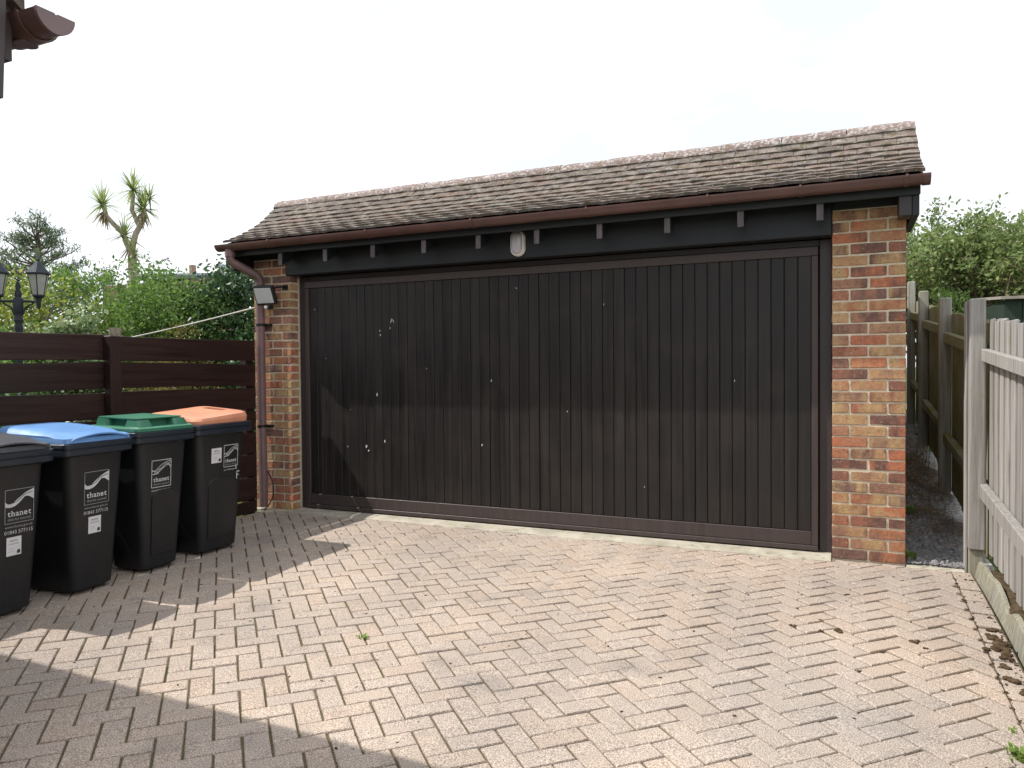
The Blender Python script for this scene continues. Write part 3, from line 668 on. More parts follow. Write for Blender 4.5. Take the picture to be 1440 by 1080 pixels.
def make_bin(yc, w, lid, label, zs, xf, yawd, marks, small=False):
    """wheelie bin, front faces +X; local x forward, y to the viewer's right"""
    b = thing('wheelie_bin', label, 'wheelie bin', (xf-.30, yc, gz(xf-.3, yc)+.002), 'wheelie bins along the slatted fence'); b.rotation_euler.z = R(yawd)
    H = w/2; zr = .845*zs; BK = -.165 if lid in ('green', 'orange') else -.27
    fx0, fx1 = .225, .268        # front face x at foot and under the rim
    zb, zt = .012, zr
    hy0, hy1 = H-.095, H-.035
    def body_ring(t, grow=0, r=.055):
        z = zb+(zt-zb)*t
        return rrect(BK+.09-.065*t-grow, fx0+(fx1-fx0)*t+grow, -(hy0+(hy1-hy0)*t)-grow, hy0+(hy1-hy0)*t+grow, z, r)
    rings = [[p+Vector((-.0 if p.x < 0 else -.01, 0, 0)) for p in body_ring(0, -.012)], body_ring(.018)]+[body_ring(t) for t in (.15, .4, .7, .93, 1.0)]
    g = MB(); g.loft(rings); g.build('body', M['binp'], b, True)
    # rim: two stepped bands
    g = MB()
    def rr(grow, z): return rrect(BK-grow, .30+grow, -H-grow, H+grow, z, .035, 4)
    g.loft([rr(-.035, zr-.015), rr(-.004, zr-.004), rr(0, zr), rr(0, zr+.028), rr(-.007, zr+.031), rr(-.007, zr+.037), rr(.001, zr+.040), rr(.001, zr+.062), rr(-.006, zr+.068), rr(-.04, zr+.068)]); g.build('rim', M['rim'], b, True)
    for sy in (-1, 1):
        g = MB(); c = Vector((BK+.06, sy*(H-.045), .10)); g.tube([c-Vector((0, .028, 0)), c-Vector((0, .02, 0)), c+Vector((0, .02, 0)), c+Vector((0, .028, 0))], [.085, .10, .10, .085], 20)
        wl = g.build('wheel', M['rubber'], b, True); g = MB(); g.tube([c-Vector((0, .031, 0)), c+Vector((0, .031, 0))], .05, 14); g.build('hub', M['binp'], wl, True)
    g = MB(); g.tube([(BK+.01, -H+.05, zr+.03), (BK-.05, -H+.05, zr+.045), (BK-.05, H-.05, zr+.045), (BK+.01, H-.05, zr+.03)], .015, 8); g.build('handle', M['binp'], b, True)
    zl = zr+.069
    ml = M['lid'+lid]
    if lid in ('blue', 'grey'):
        g = MB(); g.loft([rrect(BK, .292, -H+.008, H-.008, zl, .03), rrect(BK, .286, -H+.012, H-.012, zl+.026, .03), rrect(BK+.01, .27, -H+.03, H-.03, zl+.034, .03)])
        l = g.build('lid', ml, b, True)
        # domed upper shell whose front lip arches up over the finger grip
        g = MB(); nu, nv = 21, 17; T = []; B_ = []
        for j in range(nv):
            vv = j/(nv-1)
            for i in range(nu):
                uu = i/(nu-1)*2-1
                arch = math.cos(uu*math.pi/2*.98)**1.2
                x = BK-.005+vv*(.300-BK+.012*arch); yy = uu*(H-.012)*(1-.10*max(0, vv-.8)*5*abs(uu)**4)
                z = zl+.036+.042*(1-abs(uu)**9)*(sm((1-vv)*1.1)**.8*.55+.45)*(.72+.28*math.sin(math.pi*min(1, vv*.8+.2)))
                z -= .030*sm((vv-.72)/.28)*(1-.95*arch)
                T.append(Vector((x, yy, z))); B_.append(Vector((x, yy, z-.008)))
        f = [(j*nu+i, j*nu+i+1, (j+1)*nu+i+1, (j+1)*nu+i) for j in range(nv-1) for i in range(nu-1)]
        n = nu*nv; f += [tuple(n+q for q in reversed(a)) for a in f]
        edge = [i for i in range(nu)]+[j*nu+nu-1 for j in range(1, nv)]+[(nv-1)*nu+i for i in range(nu-2, -1, -1)]+[j*nu for j in range(nv-2, 0, -1)]
        f += [(edge[k], edge[(k+1) % len(edge)], n+edge[(k+1) % len(edge)], n+edge[k]) for k in range(len(edge))]
        g.add(T+B_, f); g.build('lid_shell', ml, l, True)
    elif lid == 'green':
        g = MB(); g.loft([rrect(BK, .296, -H+.005, H-.005, zl, .03), rrect(BK, .296, -H+.005, H-.005, zl+.02, .03), rrect(BK+.01, .28, -H+.02, H-.02, zl+.027, .03)]); l = g.build('lid', ml, b, True)
        g = MB(); g.loft([rrect(BK+.02, .19, -H+.09, H-.05, zl+.024, .03), rrect(BK+.03, .18, -H+.10, H-.06, zl+.072, .03)]); g.build('lid_panel', ml, l, True)
        for y0, y1 in ((-H+.05, -H+.16), (H-.15, H-.03)):
            g = MB(); g.loft([rrect(.12, .268, y0, y1, zl+.024, .02), rrect(.13, .245, y0+.012, y1-.012, zl+.068, .02)]); g.build('lid_rib', ml, l, True)
        g = MB(); g.loft([rrect(BK+.03, .225, -H+.06, H-.04, zl+.0725, .03), rrect(BK+.03, .225, -H+.06, H-.04, zl+.079, .03)]); g.build('lid_top', ml, l, True)
        g = MB(); g.loft([rrect(BK+.03, BK+.15, -H+.045, -H+.11, zl+.024, .02), rrect(BK+.04, BK+.14, -H+.05, -H+.11, zl+.070, .02)]); g.build('lid_rib', ml, l, True)
    else:
        g = MB(); g.loft([rrect(BK-.01, .285, -H+.01, H-.012, zl, .06), rrect(BK-.015, .29, -H+.004, H-.006, zl+.02, .07), rrect(BK-.01, .28, -H+.012, H-.014, zl+.034, .07), rrect(BK+.02, .25, -H+.04, H-.03, zl+.040, .07), rrect(BK+.1, .12, -H+.12, H-.12, zl+.041, .06)])
        l = g.build('lid', ml, b, True)
        cut = MB(); cut.loft([[Vector((p.x+.03, p.y+H-.10, z)) for p in rrect(-.10, .10, -.034, .034, 0, .033, 5)] for z in (zl+.016, zl+.12)]); co = cut.build('cut', M['dark'])
        co.parent = b
        bpy.context.view_layer.update()
        bo = l.modifiers.new('slot', 'BOOLEAN'); bo.object = co; bo.solver = 'EXACT'
        dg = bpy.context.evaluated_depsgraph_get(); me = bpy.data.meshes.new_from_object(l.evaluated_get(dg)); l.modifiers.clear(); l.data = me; bpy.data.objects.remove(co)
        g = MB(); g.loft([[Vector((p.x+.03, p.y+H-.10, z)) for p in rrect(-.096, .096, -.03, .03, 0, .0295, 5)] for z in (zl+.0155, zl+.02)]); g.build('slot_shade', M['dark'], l)  # black plate at slot bottom, added to paint the shade inside the hole
    for o_ in [q for q in b.children_recursive if q.name.startswith('lid') or q.name.startswith('slot_shade')]:
        for v_ in o_.data.vertices: v_.co.z += (max(0, .29-v_.co.x)*{'orange': .08, 'green': .03, 'blue': .03, 'grey': .03}[lid]+(max(0, v_.co.y+H)*.06 if lid == 'orange' else 0))*min(1, max(0, (v_.co.z-zl)/.034))
    # print and stickers on the tilted front face, s to the right, t = height
    def decal(name, vf, mat, lift=.0016):
        v, f = vf; g = MB()
        def P(s, t, e): return Vector((fx0+(fx1-fx0)*(t-zb)/(zt-zb)+e, s, t))
        g.add([P(s, t, lift) for s, t in v], f); me = bpy.data.meshes.new(name); me.from_pydata(g.v, [], g.f)
        return add_obj(name, me, mat, b)
    s0, t0, sw = marks['logo']; sh = sw*1.16    # lower-left corner and width of the logo frame
    lt = .0028 if marks['style'] == 'solid' else .004
    def bx(p): return (s0+p[0]*sw, t0+p[1]*sh)
    decal('logo_frame', strokes([[bx((0, 0)), bx((1, 0))], [bx((1, 0)), bx((1, 1))], [bx((1, 1)), bx((0, 1))], [bx((0, 1)), bx((0, 0))]], lt), M['fine'] if marks['style'] == 'solid' else M['print'])
    if marks['style'] == 'solid':
        top = curve([(0, .66), (.1, .585), (.25, .60), (.45, .72), (.7, .86), (1, .96)]); bot = curve([(0, .50), (.15, .475), (.32, .50), (.5, .60), (.66, .74), (.74, .80)])
        decal('logo_wave', tri_strip([bx(p) for p in top], [bx(p) for p in bot]), M['print'])
        top = curve([(.60, .82), (.78, .90), (1, .97)]); bot = curve([(.62, .745), (.8, .75), (1, .64)])
        decal('logo_wave', tri_strip([bx(p) for p in top], [bx(p) for p in bot]), M['print'], .0022)
        decal('logo_wave_line', strokes([[bx(p) for p in curve([(.24, .595), (.45, .665), (.62, .79), (.78, .84), (.95, .87)])]], .0035), M['binp'], .0027)
    else:
        ls = [[(0, .60), (.2, .64), (.5, .82), (.8, .92), (1, .95)], [(0, .50), (.25, .52), (.5, .64), (.7, .76), (1, .90)], [(0, .66), (.15, .60), (.35, .52), (.1, .49), (0, .50)], [(.12, .53), (.35, .66), (.6, .72), (.85, .80), (1, .66)], [(.3, .55), (.5, .70), (.7, .83), (.85, .84), (1, .72)]]
        decal('logo_wave', strokes([[bx(p) for p in curve(l_)] for l_ in ls], .0035), M['print'])
    decal('lettering', serif_word('thanet', s0+sw*.09, t0+sh*.20, sw*.82), M['print'])
    decal('lettering', fit(text2d('district council', 1.), s0+sw*.10, t0+sh*.075, sw*.80), M['fine'])
    decal('lettering', fit(text2d('www.thanet.gov.uk', 1.), s0+sw*.0, t0-.030, sw*.97), M['fine' if marks['style'] == 'solid' else 'print'])
    if marks.get('phone'): decal('lettering', fit(text2d('01843 577115', 1., .0), s0-.002, t0-.058, sw*.99), M['print'])
    if 'sticker' in marks:
        a, c, d, e = marks['sticker']
        v = [(a, c), (a+d, c), (a+d, c+e), (a, c+e)]
        st = decal('sticker', (v, [(0, 1, 2, 3)]), M['sticker'], .0012)
        decal('sticker_text', fit(text2d('ASSISTED', 1., .01), a+d*.2, c+e*.76, d*.58), M['ink']).parent = st
        decal('sticker_text', fit(text2d('COLLECTION', 1., .01), a+d*.14, c+e*.60, d*.70), M['ink']).parent = st
        decal('sticker_text', strokes([[(a+d*.12, c+e*(.22+.09*k)), (a+d*(.6-.05*k), c+e*(.22+.09*k))] for k in range(3)], .0014), M['fine']).parent = st
        decal('sticker_mark', ([(a+d*.70, c+e*.08), (a+d*.93, c+e*.08), (a+d*.93, c+e*.26), (a+d*.80, c+e*.30), (a+d*.70, c+e*.22)], [(0, 1, 2, 3, 4)]), M['ink'], .0018).parent = st
    for nm, ln, t_ in marks.get('bits', []): decal(nm, strokes(ln, t_), M['print'])
    if marks.get('arch'):
        g = MB(); ring0 = []; ring1 = []; ww = hy0-.045
        prof_ = [(-ww, .10), (-ww, .47*zs)]+[(-ww+.07-.07*math.cos(t), .47*zs+.06*math.sin(t)) for t in np.linspace(.2, math.pi/2, 6)]+[(ww-.05+.05*math.sin(t), .485*zs+.045*math.cos(t)) for t in np.linspace(0, math.pi/2, 6)]+[(ww, .10)]
        def P(s, t, e): return Vector((fx0+(fx1-fx0)*(t-zb)/(zt-zb)+e, s, t))
        cs = (0, .28)
        g.loft([[P(s, t, -.004) for s, t in prof_], [P(s+(cs[0]-s)*.035, t+(cs[1]-t)*.035, .0075) for s, t in prof_]]); g.build('front_panel', M['binp'], b, True)
    if marks.get('side'):
        v, f = fit(text2d(marks['side'], 1., .01), *marks['sidepos']); g = MB()
        for p in v: g.v.append((p[0], -(hy0+(hy1-hy0)*(p[1]-zb)/(zt-zb))-.0018, p[1]))
        g.f = f; me = bpy.data.meshes.new('lettering'); me.from_pydata(g.v, [], g.f); add_obj('lettering', me, M['fine'], b)
    return b
XF = -4.375
make_bin(-2.915, .46, 'grey', 'wheelie bin with dark grey lid, next to the blue-lidded bin', .965, XF+.005, 2, dict(style='solid', logo=(-.03, .50, .155), phone=1, sticker=(-.02, .325, .08, .10)))
make_bin(-2.42, .47, 'blue', 'wheelie bin with bright blue lid and solid white wave logo', .975, XF, 4, dict(style='solid', logo=(-.085, .52, .165), phone=1, sticker=(-.055, .345, .085, .10), side='e', sidepos=(-.13, .45, .025)))
make_bin(-1.925, .47, 'green', 'wheelie bin with ribbed green lid and outlined wave logo', 1.0, XF-.01, 1, dict(style='line', logo=(-.095, .545, .15), arch=1))
make_bin(-1.425, .54, 'orange', 'wheelie bin with flat orange lid, beside the downpipe', 1.01, XF-.015, 2, dict(style='line', logo=(.015, .60, .135), sticker=(-.105, .64, .095, .105), arch=1, side='F', sidepos=(.0, .52, .03),
    bits=[('adhesive_letter', [[(.145, .50), (.145, .555)], [(.145, .555), (.172, .555)], [(.145, .53), (.165, .53)]], .007), ('adhesive_letter', [[(.135, .575), (.135, .61)]], .007), ('adhesive_letter', [[(-.07, .505), (-.07, .525)], [(-.07, .525), (-.045, .528)]], .007)]))

# ------------------------------------------------------------------ weathered fences on the right
nf = thing('picket_fence', 'pale grey weathered board fence beside the paving', 'fence', (.42, -1.0, 0))
def nchild(o, par=None):
    par = par or nf; o.parent = par; o.matrix_parent_inverse = Matrix.Translation(-par.location); return o
# corner post on its spur
g = MB(); g.box((.343, -.045, .142), (.432, .05, 1.703)); nchild(g.build('post', M['grey'], bevel=.008, seg=2))
g = MB(); g.box((.330, .0, -.1), (.3415, .075, 1.69)); nchild(g.build('post_cover_strip', M['grey'], bevel=.002))
g = MB(); g.box((.346, -.03, -.15), (.428, .04, .1415)); nchild(g.build('post_spur', M['gboard'], bevel=.006))
SL = .071
def sl(y): return SL*y
def slopebox(name, x0, x1, z0, z1, ya, yb, mat, par=None, slope=SL, bev=.004):
    g = MB(); g.loft([[Vector((x0, y, z0+slope*y)), Vector((x1, y, z0+slope*y)), Vector((x1, y, z1+slope*y)), Vector((x0, y, z1+slope*y))] for y in np.linspace(ya, yb, 5)])
    return nchild(g.build(name, mat, bevel=bev), par)
slopebox('rail', .405, .446, 1.32, 1.396, -.05, -3.4, M['grey']); slopebox('rail', .400, .446, .475, .560, .02, -3.4, M['grey'])
pm = [boxmesh('picket', .018, .098, 1.44, .003, .0015) for _ in range(4)]
for m_ in pm: m_.materials.append(M['grey'])
y = -.105; k = 0
while y > -3.35:
    for lay, dy in ((0, 0), (1, -.078)):
        o = nchild(add_obj('picket', random.choice(pm))); o.location = (.458+.021*lay, y+dy, .855+SL*(y+dy)+random.uniform(-.012, .012)); o.rotation_euler = (random.uniform(-.008, .008), 0, random.choice((0, math.pi)))
    y -= .158
# leaning, split gravel board along the edge of the paving
g = MB(); rings = []
for t in np.linspace(0, 1, 40):
    y = .0-2.9*t; x = .368+.012*math.sin(5*t)+.02*t; h = .07+.010*math.sin(17*t)+.008*math.sin(41*t)+random.uniform(-.004, .004)-.045*math.exp(-((t-.29)/.025)**2); lean = .018+.014*math.sin(4*t+1)
    z = gz(.36, y)
    rings.append([Vector((x, y, z-.06)), Vector((x+.026, y, z-.06)), Vector((x+.026+lean, y, z+h-.006*math.sin(30*t))), Vector((x+lean, y, z+h))])
g.loft(rings); nchild(g.build('gravel_board', M['gboard'], bevel=.004))
pst = thing('board_fence', 'shaded green-stained board fence running back beside the garage', 'fence', (.45, 2.6, .25))
for y, zt, z0 in ((1.85, 1.865, .1), (3.72, 2.095, .3), (5.3, 2.36, .45)):
    g = MB(); g.box((.372, y-.05, z0-.2), (.462, y+.05, zt)); nchild(g.build('post', M['halfalg'], bevel=.008), pst)
for ya, yb, z0 in ((.09, 1.798, 1.335), (1.902, 3.668, 1.385), (3.772, 5.248, 1.44)):
    slopebox('rail', .40, .455, z0-.0, z0+.085, ya, yb, M['algae'], pst, .085); slopebox('rail', .40, .455, z0-.84, z0-.765, ya, yb, M['algae'], pst, .085)
    y = ya+.06
    while y < yb+.05:
        o = nchild(add_obj('picket', random.choice(pm[:2]) if False else picket_a if 'picket_a' in globals() else globals().setdefault('picket_a', boxmesh('picket', .018, .112, 1.5, .003, .001))), pst)
        if not o.data.materials: o.data.materials.append(M['algae'])
        o.location = (.474+random.uniform(0, .006), y, .80+.105*y+random.uniform(-.012, .012)); y += .116
# mossy strip of soil between board and fence, gravel path behind
g = MB(); n = 22
g.loft([[Vector((x, y, gz(.36, y)+z+random.uniform(-.008, .008)-(.03 if y < -2.6 else 0))) for x, z in ((.425, .02), (.44, .035), (.47, .04), (.52, .03), (.52, -.2), (.425, -.2))] for y in np.linspace(-.1, -3.2, n)])
tag(g.build('soil_strip', M['moss']), 'brown mossy soil between gravel board and fence', 'soil', kind='structure')
g = MB(); gx = np.linspace(.0, .50, 9); gy = np.linspace(-.02, 7.5, 60)
def hp(x, y): return .015+.03*sm((y-.3)/.6)+.095*max(0, y-.35)+.03*math.sin(7*y+5*x)*sm(y)+.05*sm((y-.5)/1.5)*(.5+.5*math.sin(9*x))
g.v = [(x, y, hp(x, y) if y > 0 else -.02) for y in gy for x in gx]; g.f = [(j*9+i, j*9+i+1, (j+1)*9+i+1, (j+1)*9+i) for j in range(59) for i in range(8)]
tag(g.build('gravel_path', M['gravelbed']), 'narrow gravel and soil path between garage and fence', 'path', kind='structure')
g = MB(); bmi = bmesh.new(); bmesh.ops.create_icosphere(bmi, subdivisions=1, radius=1); iv = [v.co.copy() for v in bmi.verts]; ifc = [tuple(v.index for v in f.verts) for f in bmi.faces]; bmi.free()
for k in range(3200):
    y = abs(rng.normal(0, .55))+.01 if k < 2500 else rng.uniform(.3, 2.6); x = rng.uniform(.012, .36); r_ = rng.uniform(.003, .008) if rng.random() > .02 else rng.uniform(.014, .022)
    e = Matrix.Rotation(rng.uniform(0, 6), 3, 'Z') @ Matrix.Rotation(rng.uniform(0, 3), 3, 'X'); sc = Vector((r_*rng.uniform(.8, 1.4), r_, r_*rng.uniform(.5, .9)))
    c = Vector((x, y, hp(x, y)+r_*.3)); g.add([c+e @ Vector((p.x*sc.x, p.y*sc.y, p.z*sc.z)) for p in iv], ifc)
tag(g.build('gravel', M['stone']), 'loose grey gravel at the mouth of the side path', 'gravel', kind='stuff')
g = MB()
for k in range(520):     # tangle of dead stems
    y = rng.uniform(.7, 3.2); x = rng.uniform(.02, .38); p = Vector((x, y, hp(x, y))); d = Vector((rng.normal(0, .5), rng.normal(0, .5), abs(rng.normal(.35, .5)))).normalized(); L_ = rng.uniform(.08, .42) if y > 1.3 else rng.uniform(.04, .16)
    q = [p]
    for s_ in range(3):
        d = (d+Vector((rng.normal(0, .4), rng.normal(0, .4), rng.normal(-.15, .3)))).normalized(); q.append(q[-1]+d*L_/3)
    q = [Vector((min(max(v.x, .012), .37), v.y, max(v.z, hp(v.x, v.y)))) for v in q]
    g.tube(q, [.003, .0025, .002, .0012], 4, False)
tag(g.build('dead_stems', M['twigdead']), 'tangle of dry brown stems on the side path', 'dead plants', kind='stuff')

# ------------------------------------------------------------------ small growth and litter
def tuft(name, loc, n, h, sp, mat, label):
    g = MB()
    for k in range(n):
        a = rng.uniform(0, 6.28); r_ = abs(rng.normal(0, sp)); b = Vector((loc[0]+r_*math.cos(a), loc[1]+r_*math.sin(a), loc[2])); hh = h*rng.uniform(.4, 1)
        d = Vector((math.cos(a), math.sin(a), 0))*rng.uniform(.2, .9)*hh; w = Vector((-math.sin(a), math.cos(a), 0))*hh*.16
        g.add([b-w*.5, b+w*.5, b+d*.5+w+Vector((0, 0, hh*.7)), b+d+Vector((0, 0, hh*.75)), b+d*.5-w+Vector((0, 0, hh*.7))], [(0, 1, 2, 3, 4)])
    return tag(g.build(name, mat), label, 'weed')
tuft('weed', (-2.555, -2.372, -.048), 34, .03, .016, M['grass'], 'small green weed alone in the middle of the paving')
tuft('weed', (.20, -2.33, -.095), 60, .05, .02, M['grass'], 'larger grassy weed on the border course of the paving')
tuft('weed', (.215, -2.13, -.09), 20, .025, .014, M['grass'], 'tiny weed in the border joint of the paving')
tuft('weed', (.10, 1.05, hp(.1, 1.05)), 40, .07, .05, M['grass'], 'green weed growing among dead stems on side path')
tuft('weed', (.03, .12, hp(.03, .12)), 30, .07, .02, M['grass'], 'dark green weed at foot of the right brick pier')
g = MB()
def clump(x, y, r_):
    z = gz(x, y)-.002
    for q in range(7):
        c = Vector((x+rng.normal(0, r_*.45), y+rng.normal(0, r_*.45), z+r_*.15)); e = Matrix.Rotation(rng.uniform(0, 6), 3, 'Z'); s_ = r_*rng.uniform(.3, .6)
        g.add([c+e @ Vector((p.x*s_*rng.uniform(.8, 1.2), p.y*s_, p.z*s_*.5)) for p in iv], ifc)
for x, y, r_ in ((-.388, -1.338, .03), (-.60, -1.35, .018), (-.47, -1.36, .014), (-.05, -1.339, .024), (-.01, -1.40, .014), (.30, -1.16, .04), (.31, -1.23, .05), (.305, -1.31, .05), (.32, -1.38, .045), (.30, -1.50, .03), (.29, -1.63, .035), (.32, -1.75, .03), (.31, -1.05, .025),
                 (-.2, -1.52, .012), (-.35, -.75, .015), (-1.1, -2.2, .01), (-.3, -1.78, .013), (-3.9, -.5, .014), (-4.2, -.7, .012), (-4.0, -.62, .012)): clump(x, y, r_)
for k in range(230):
    y = -rng.uniform(.1, 2.7); x = .352-abs(rng.normal(0, .03)) if k % 3 else .252+rng.normal(0, .006); r_ = rng.uniform(.002, .0075)
    c = Vector((x, y, gz(x, y)+r_*.15)); e = Matrix.Rotation(rng.uniform(0, 6), 3, 'Z'); g.add([c+e @ Vector((p.x*r_*1.5, p.y*r_, p.z*r_*.5)) for p in iv], ifc)
for k in range(160):
    x, y = rng.uniform(-4.2, .2), -rng.uniform(.15, 3.3); r_ = rng.uniform(.002, .0055)
    c = Vector((x, y, gz(x, y)+r_*.2)); e = Matrix.Rotation(rng.uniform(0, 6), 3, 'Z'); g.add([c+e @ Vector((p.x*r_*2, p.y*r_, p.z*r_*.5)) for p in iv], ifc)
tag(g.build('moss_crumbs', M['moss']), 'crumbs of brown moss fallen on the paving', 'moss', kind='stuff')

# ------------------------------------------------------------------ house corner at the left, behind the lens
hs = thing('house', 'house corner with dark brown gutter end and bargeboard', 'house', (-6, -6.8, 0))
def hchild(o, p=None): o.parent = hs; o.matrix_parent_inverse = Matrix.Translation((6, 6.8, 0)); return o
HX = -2.489
g = MB(); g.box((-9.5, -9.701, -.3), (HX-.12, -4.241, 2.227)); g.prism([(HX-.12, -9.701, 2.227), (HX-.12, -4.241, 2.227), (HX-.12, -6.971, 4.227)], (-6.9, 0, 0)); hchild(g.build('wall', M['wall']))
g = MB(); g.prism([(HX-.03, -4.001, 2.327), (HX-.03, -4.001, 2.377), (HX-.03, -6.971, 4.547), (HX-.03, -9.941, 2.377), (HX-.03, -9.941, 2.327), (HX-.03, -6.971, 4.477)], (-7.0, 0, 0)); hchild(g.build('roof', M['tile']))
g = MB(); g.prism([(HX-.024, -4.161, 2.06), (HX-.024, -4.07, 2.06), (HX-.024, -4.056, 2.357), (HX-.024, -6.971, 4.487), (HX-.024, -6.971, 4.287), (HX-.024, -4.181, 2.227)], (-.03, 0, 0)); hchild(g.build('bargeboard', M['frame']))
g = MB(); g.box((-9.4, -4.041, 2.187), (HX-.06, -4.021, 2.347)); hchild(g.build('fascia', M['frame']))
g = MB(); gr = lambda x, r_, t=.004: [Vector((x, p.y, p.z)) for p in gutter_ring(0, -3.967, 2.322, r_, t)]
g.loft([gr(x, .056) for x in (-9.4, -6, HX+.05)]); hg = hchild(g.build('gutter', M['gutter'], None, True))
g = MB(); g.loft([gr(x, .058, .054) for x in (HX+.046, HX+.056)]); g.build('stop_end', M['pipe'], hg)
g = MB(); g.loft([gr(x, .064, .006) for x in (HX-.14, HX-.02)]); g.tube([(HX-.08, -3.967, 2.277), (HX-.08, -3.967, 2.258)], .032, 14); g.build('running_outlet', M['gutter'], hg, True)

# ------------------------------------------------------------------ foliage
def leaf_mesh(name, centres, size, mat, parent, up=.3, asp=.5):
    """one diamond-shaped folded leaf per centre"""
    c = np.asarray(centres); n = len(c)
    d = rng.normal(size=(n, 3)); d[:, 2] += up; d /= np.linalg.norm(d, axis=1)[:, None]
    e = rng.normal(size=(n, 3)); e -= d*(e*d).sum(1)[:, None]; e /= np.linalg.norm(e, axis=1)[:, None]; nn = np.cross(d, e)
    s = size*rng.uniform(.6, 1.25, (n, 1))
    v = np.stack([c-d*s*.5, c+e*s*asp*.5+nn*s*.06, c+d*s*.5, c-e*s*asp*.5+nn*s*.06], 1).reshape(-1, 3)
    me = bpy.data.meshes.new(name); me.vertices.add(4*n); me.vertices.foreach_set('co', v.ravel().astype(np.float32))
    me.loops.add(4*n); me.loops.foreach_set('vertex_index', np.arange(4*n, dtype=np.int32)); me.polygons.add(n); me.polygons.foreach_set('loop_start', np.arange(0, 4*n, 4, dtype=np.int32))
    me.update(calc_edges=True); return add_obj(name, me, mat, parent)
def shrub(name, label, base, blobs, n, size, mat, cl=.12, ncl=None, up=.3, asp=.5, group=None, stems=9, stemr=.02, gap=.0, cat='shrub'):
    """blobs: (dx,dy,dz,rx,ry,rz) relative to the base"""
    t = thing(name, label, cat, base, group); C = []
    vol = np.array([b[3]*b[4]*b[5] for b in blobs])**.67; vol = vol/vol.sum()
    ncl = ncl or max(30, n//45)
    for b, w in zip(blobs, vol):
        m = max(4, int(ncl*w)); q = rng.normal(size=(m, 3)); q /= np.linalg.norm(q, axis=1)[:, None]
        rad = rng.uniform(.5, 1.06, (m, 1))**.6; k = q*rad*np.array(b[3:6])+np.array(b[:3])
        C.append(k)
    C = np.concatenate(C); C = C[C[:, 2] > .05]
    idx = rng.integers(0, len(C), n); sc = rng.uniform(.5, 1.3, len(C))[idx][:, None]
    P = C[idx]+rng.normal(size=(n, 3))*cl*sc*np.array([1, 1, .8]); P = P[P[:, 2] > .02]
    leaf_mesh('crown', P, size, mat, t, up, asp)
    g = MB()
    for k in range(stems):
        tgt = Vector(C[rng.integers(0, len(C))]); b0 = Vector((rng.normal(0, .12), rng.normal(0, .12), -.05)); mid = b0.lerp(tgt, .5)+Vector((rng.normal(0, .08), rng.normal(0, .08), .12))
        g.tube([b0, b0.lerp(mid, .6), mid, tgt], [stemr, stemr*.8, stemr*.6, stemr*.3], 6, False)
    g.build('stems', M['bark'], t, True)
    return t
# garden left of the garage
shrub('shrub', 'pale yellow-green shrub behind the lantern post', (-9.6, -.2, -.05), [(0, 0, 1.1, 1.0, .9, 1.1), (-.4, .2, 1.9, .8, .8, .65), (.5, .5, 1.7, .7, .7, .8)], 15000, .062, M['L_yel'], .13)
shrub('hedge_shrub', 'tall fresh green shrub rising above the fence by the palm', (-9.0, 1.4, -.05), [(0, 0, 1.2, 1.1, .9, 1.2), (.1, .2, 2.12, .9, .7, .58), (-.7, -.3, 2.05, .7, .6, .68)], 17000, .06, M['L_priv'], .12)
shrub('hedge_shrub', 'loose mid green shrub between palm trunk and laurel', (-7.95, 1.2, -.05), [(0, 0, 1.1, .8, .8, 1.1), (.1, 0, 1.95, .7, .6, .62), (-.3, .2, 2.1, .5, .5, .52)], 15000, .055, M['L_priv'], .11)
shrub('laurel', 'dark glossy evergreen beside the garage corner', (-7.25, 1.75, -.05), [(0, 0, 1.2, .85, .8, 1.2), (.1, .1, 2.16, .78, .6, .64), (.45, .4, 1.3, .55, .6, .85), (-.55, -.1, 1.75, .55, .5, .7)], 20000, .075, M['L_dark'], .12)
shrub('laurel', 'low dark green shrub close behind the garage downpipe', (-6.2, 1.0, -.05), [(0, 0, .9, .45, .5, .95), (.0, .3, 1.5, .45, .4, .65)], 9000, .07, M['L_dark'], .1)
shrub('conifer', 'low golden-brown conifer under the white rope', (-6.75, .32, -.05), [(0, 0, .9, .45, .42, .92), (-.2, -.1, 1.2, .35, .3, .55)], 7500, .04, M['L_gold'], .07, asp=.3, up=.9)
shrub('climber', 'pale variegated climber on the grey garden post', (-8.15, .25, -.05), [(-.1, 0, 1.1, .42, .38, .9), (-.35, -.1, 1.5, .38, .3, .42)], 5500, .07, M['L_var'], .09, asp=.65)
shrub('shrub', 'green shrub filling the gap below the lanterns', (-8.2, -1.0, -.05), [(0, 0, .8, .6, .7, .85), (-.4, .4, 1.2, .6, .6, .7)], 8000, .06, M['L_priv'], .11)
shrub('shrub', 'dark low shrub seen through gaps in the fence', (-6.6, -1.6, -.05), [(0, 0, .55, .5, 1.0, .6)], 6000, .06, M['L_dark'], .1)
g = MB(); g.tube([(-8.02, .52, -.1), (-8.01, .52, 1.0), (-8.03, .53, 1.80)], [.085, .075, .07], 9); tag(g.build('garden_post', M['cbark'], None, True), 'stubby grey wooden post among shrubs behind the fence', 'post')
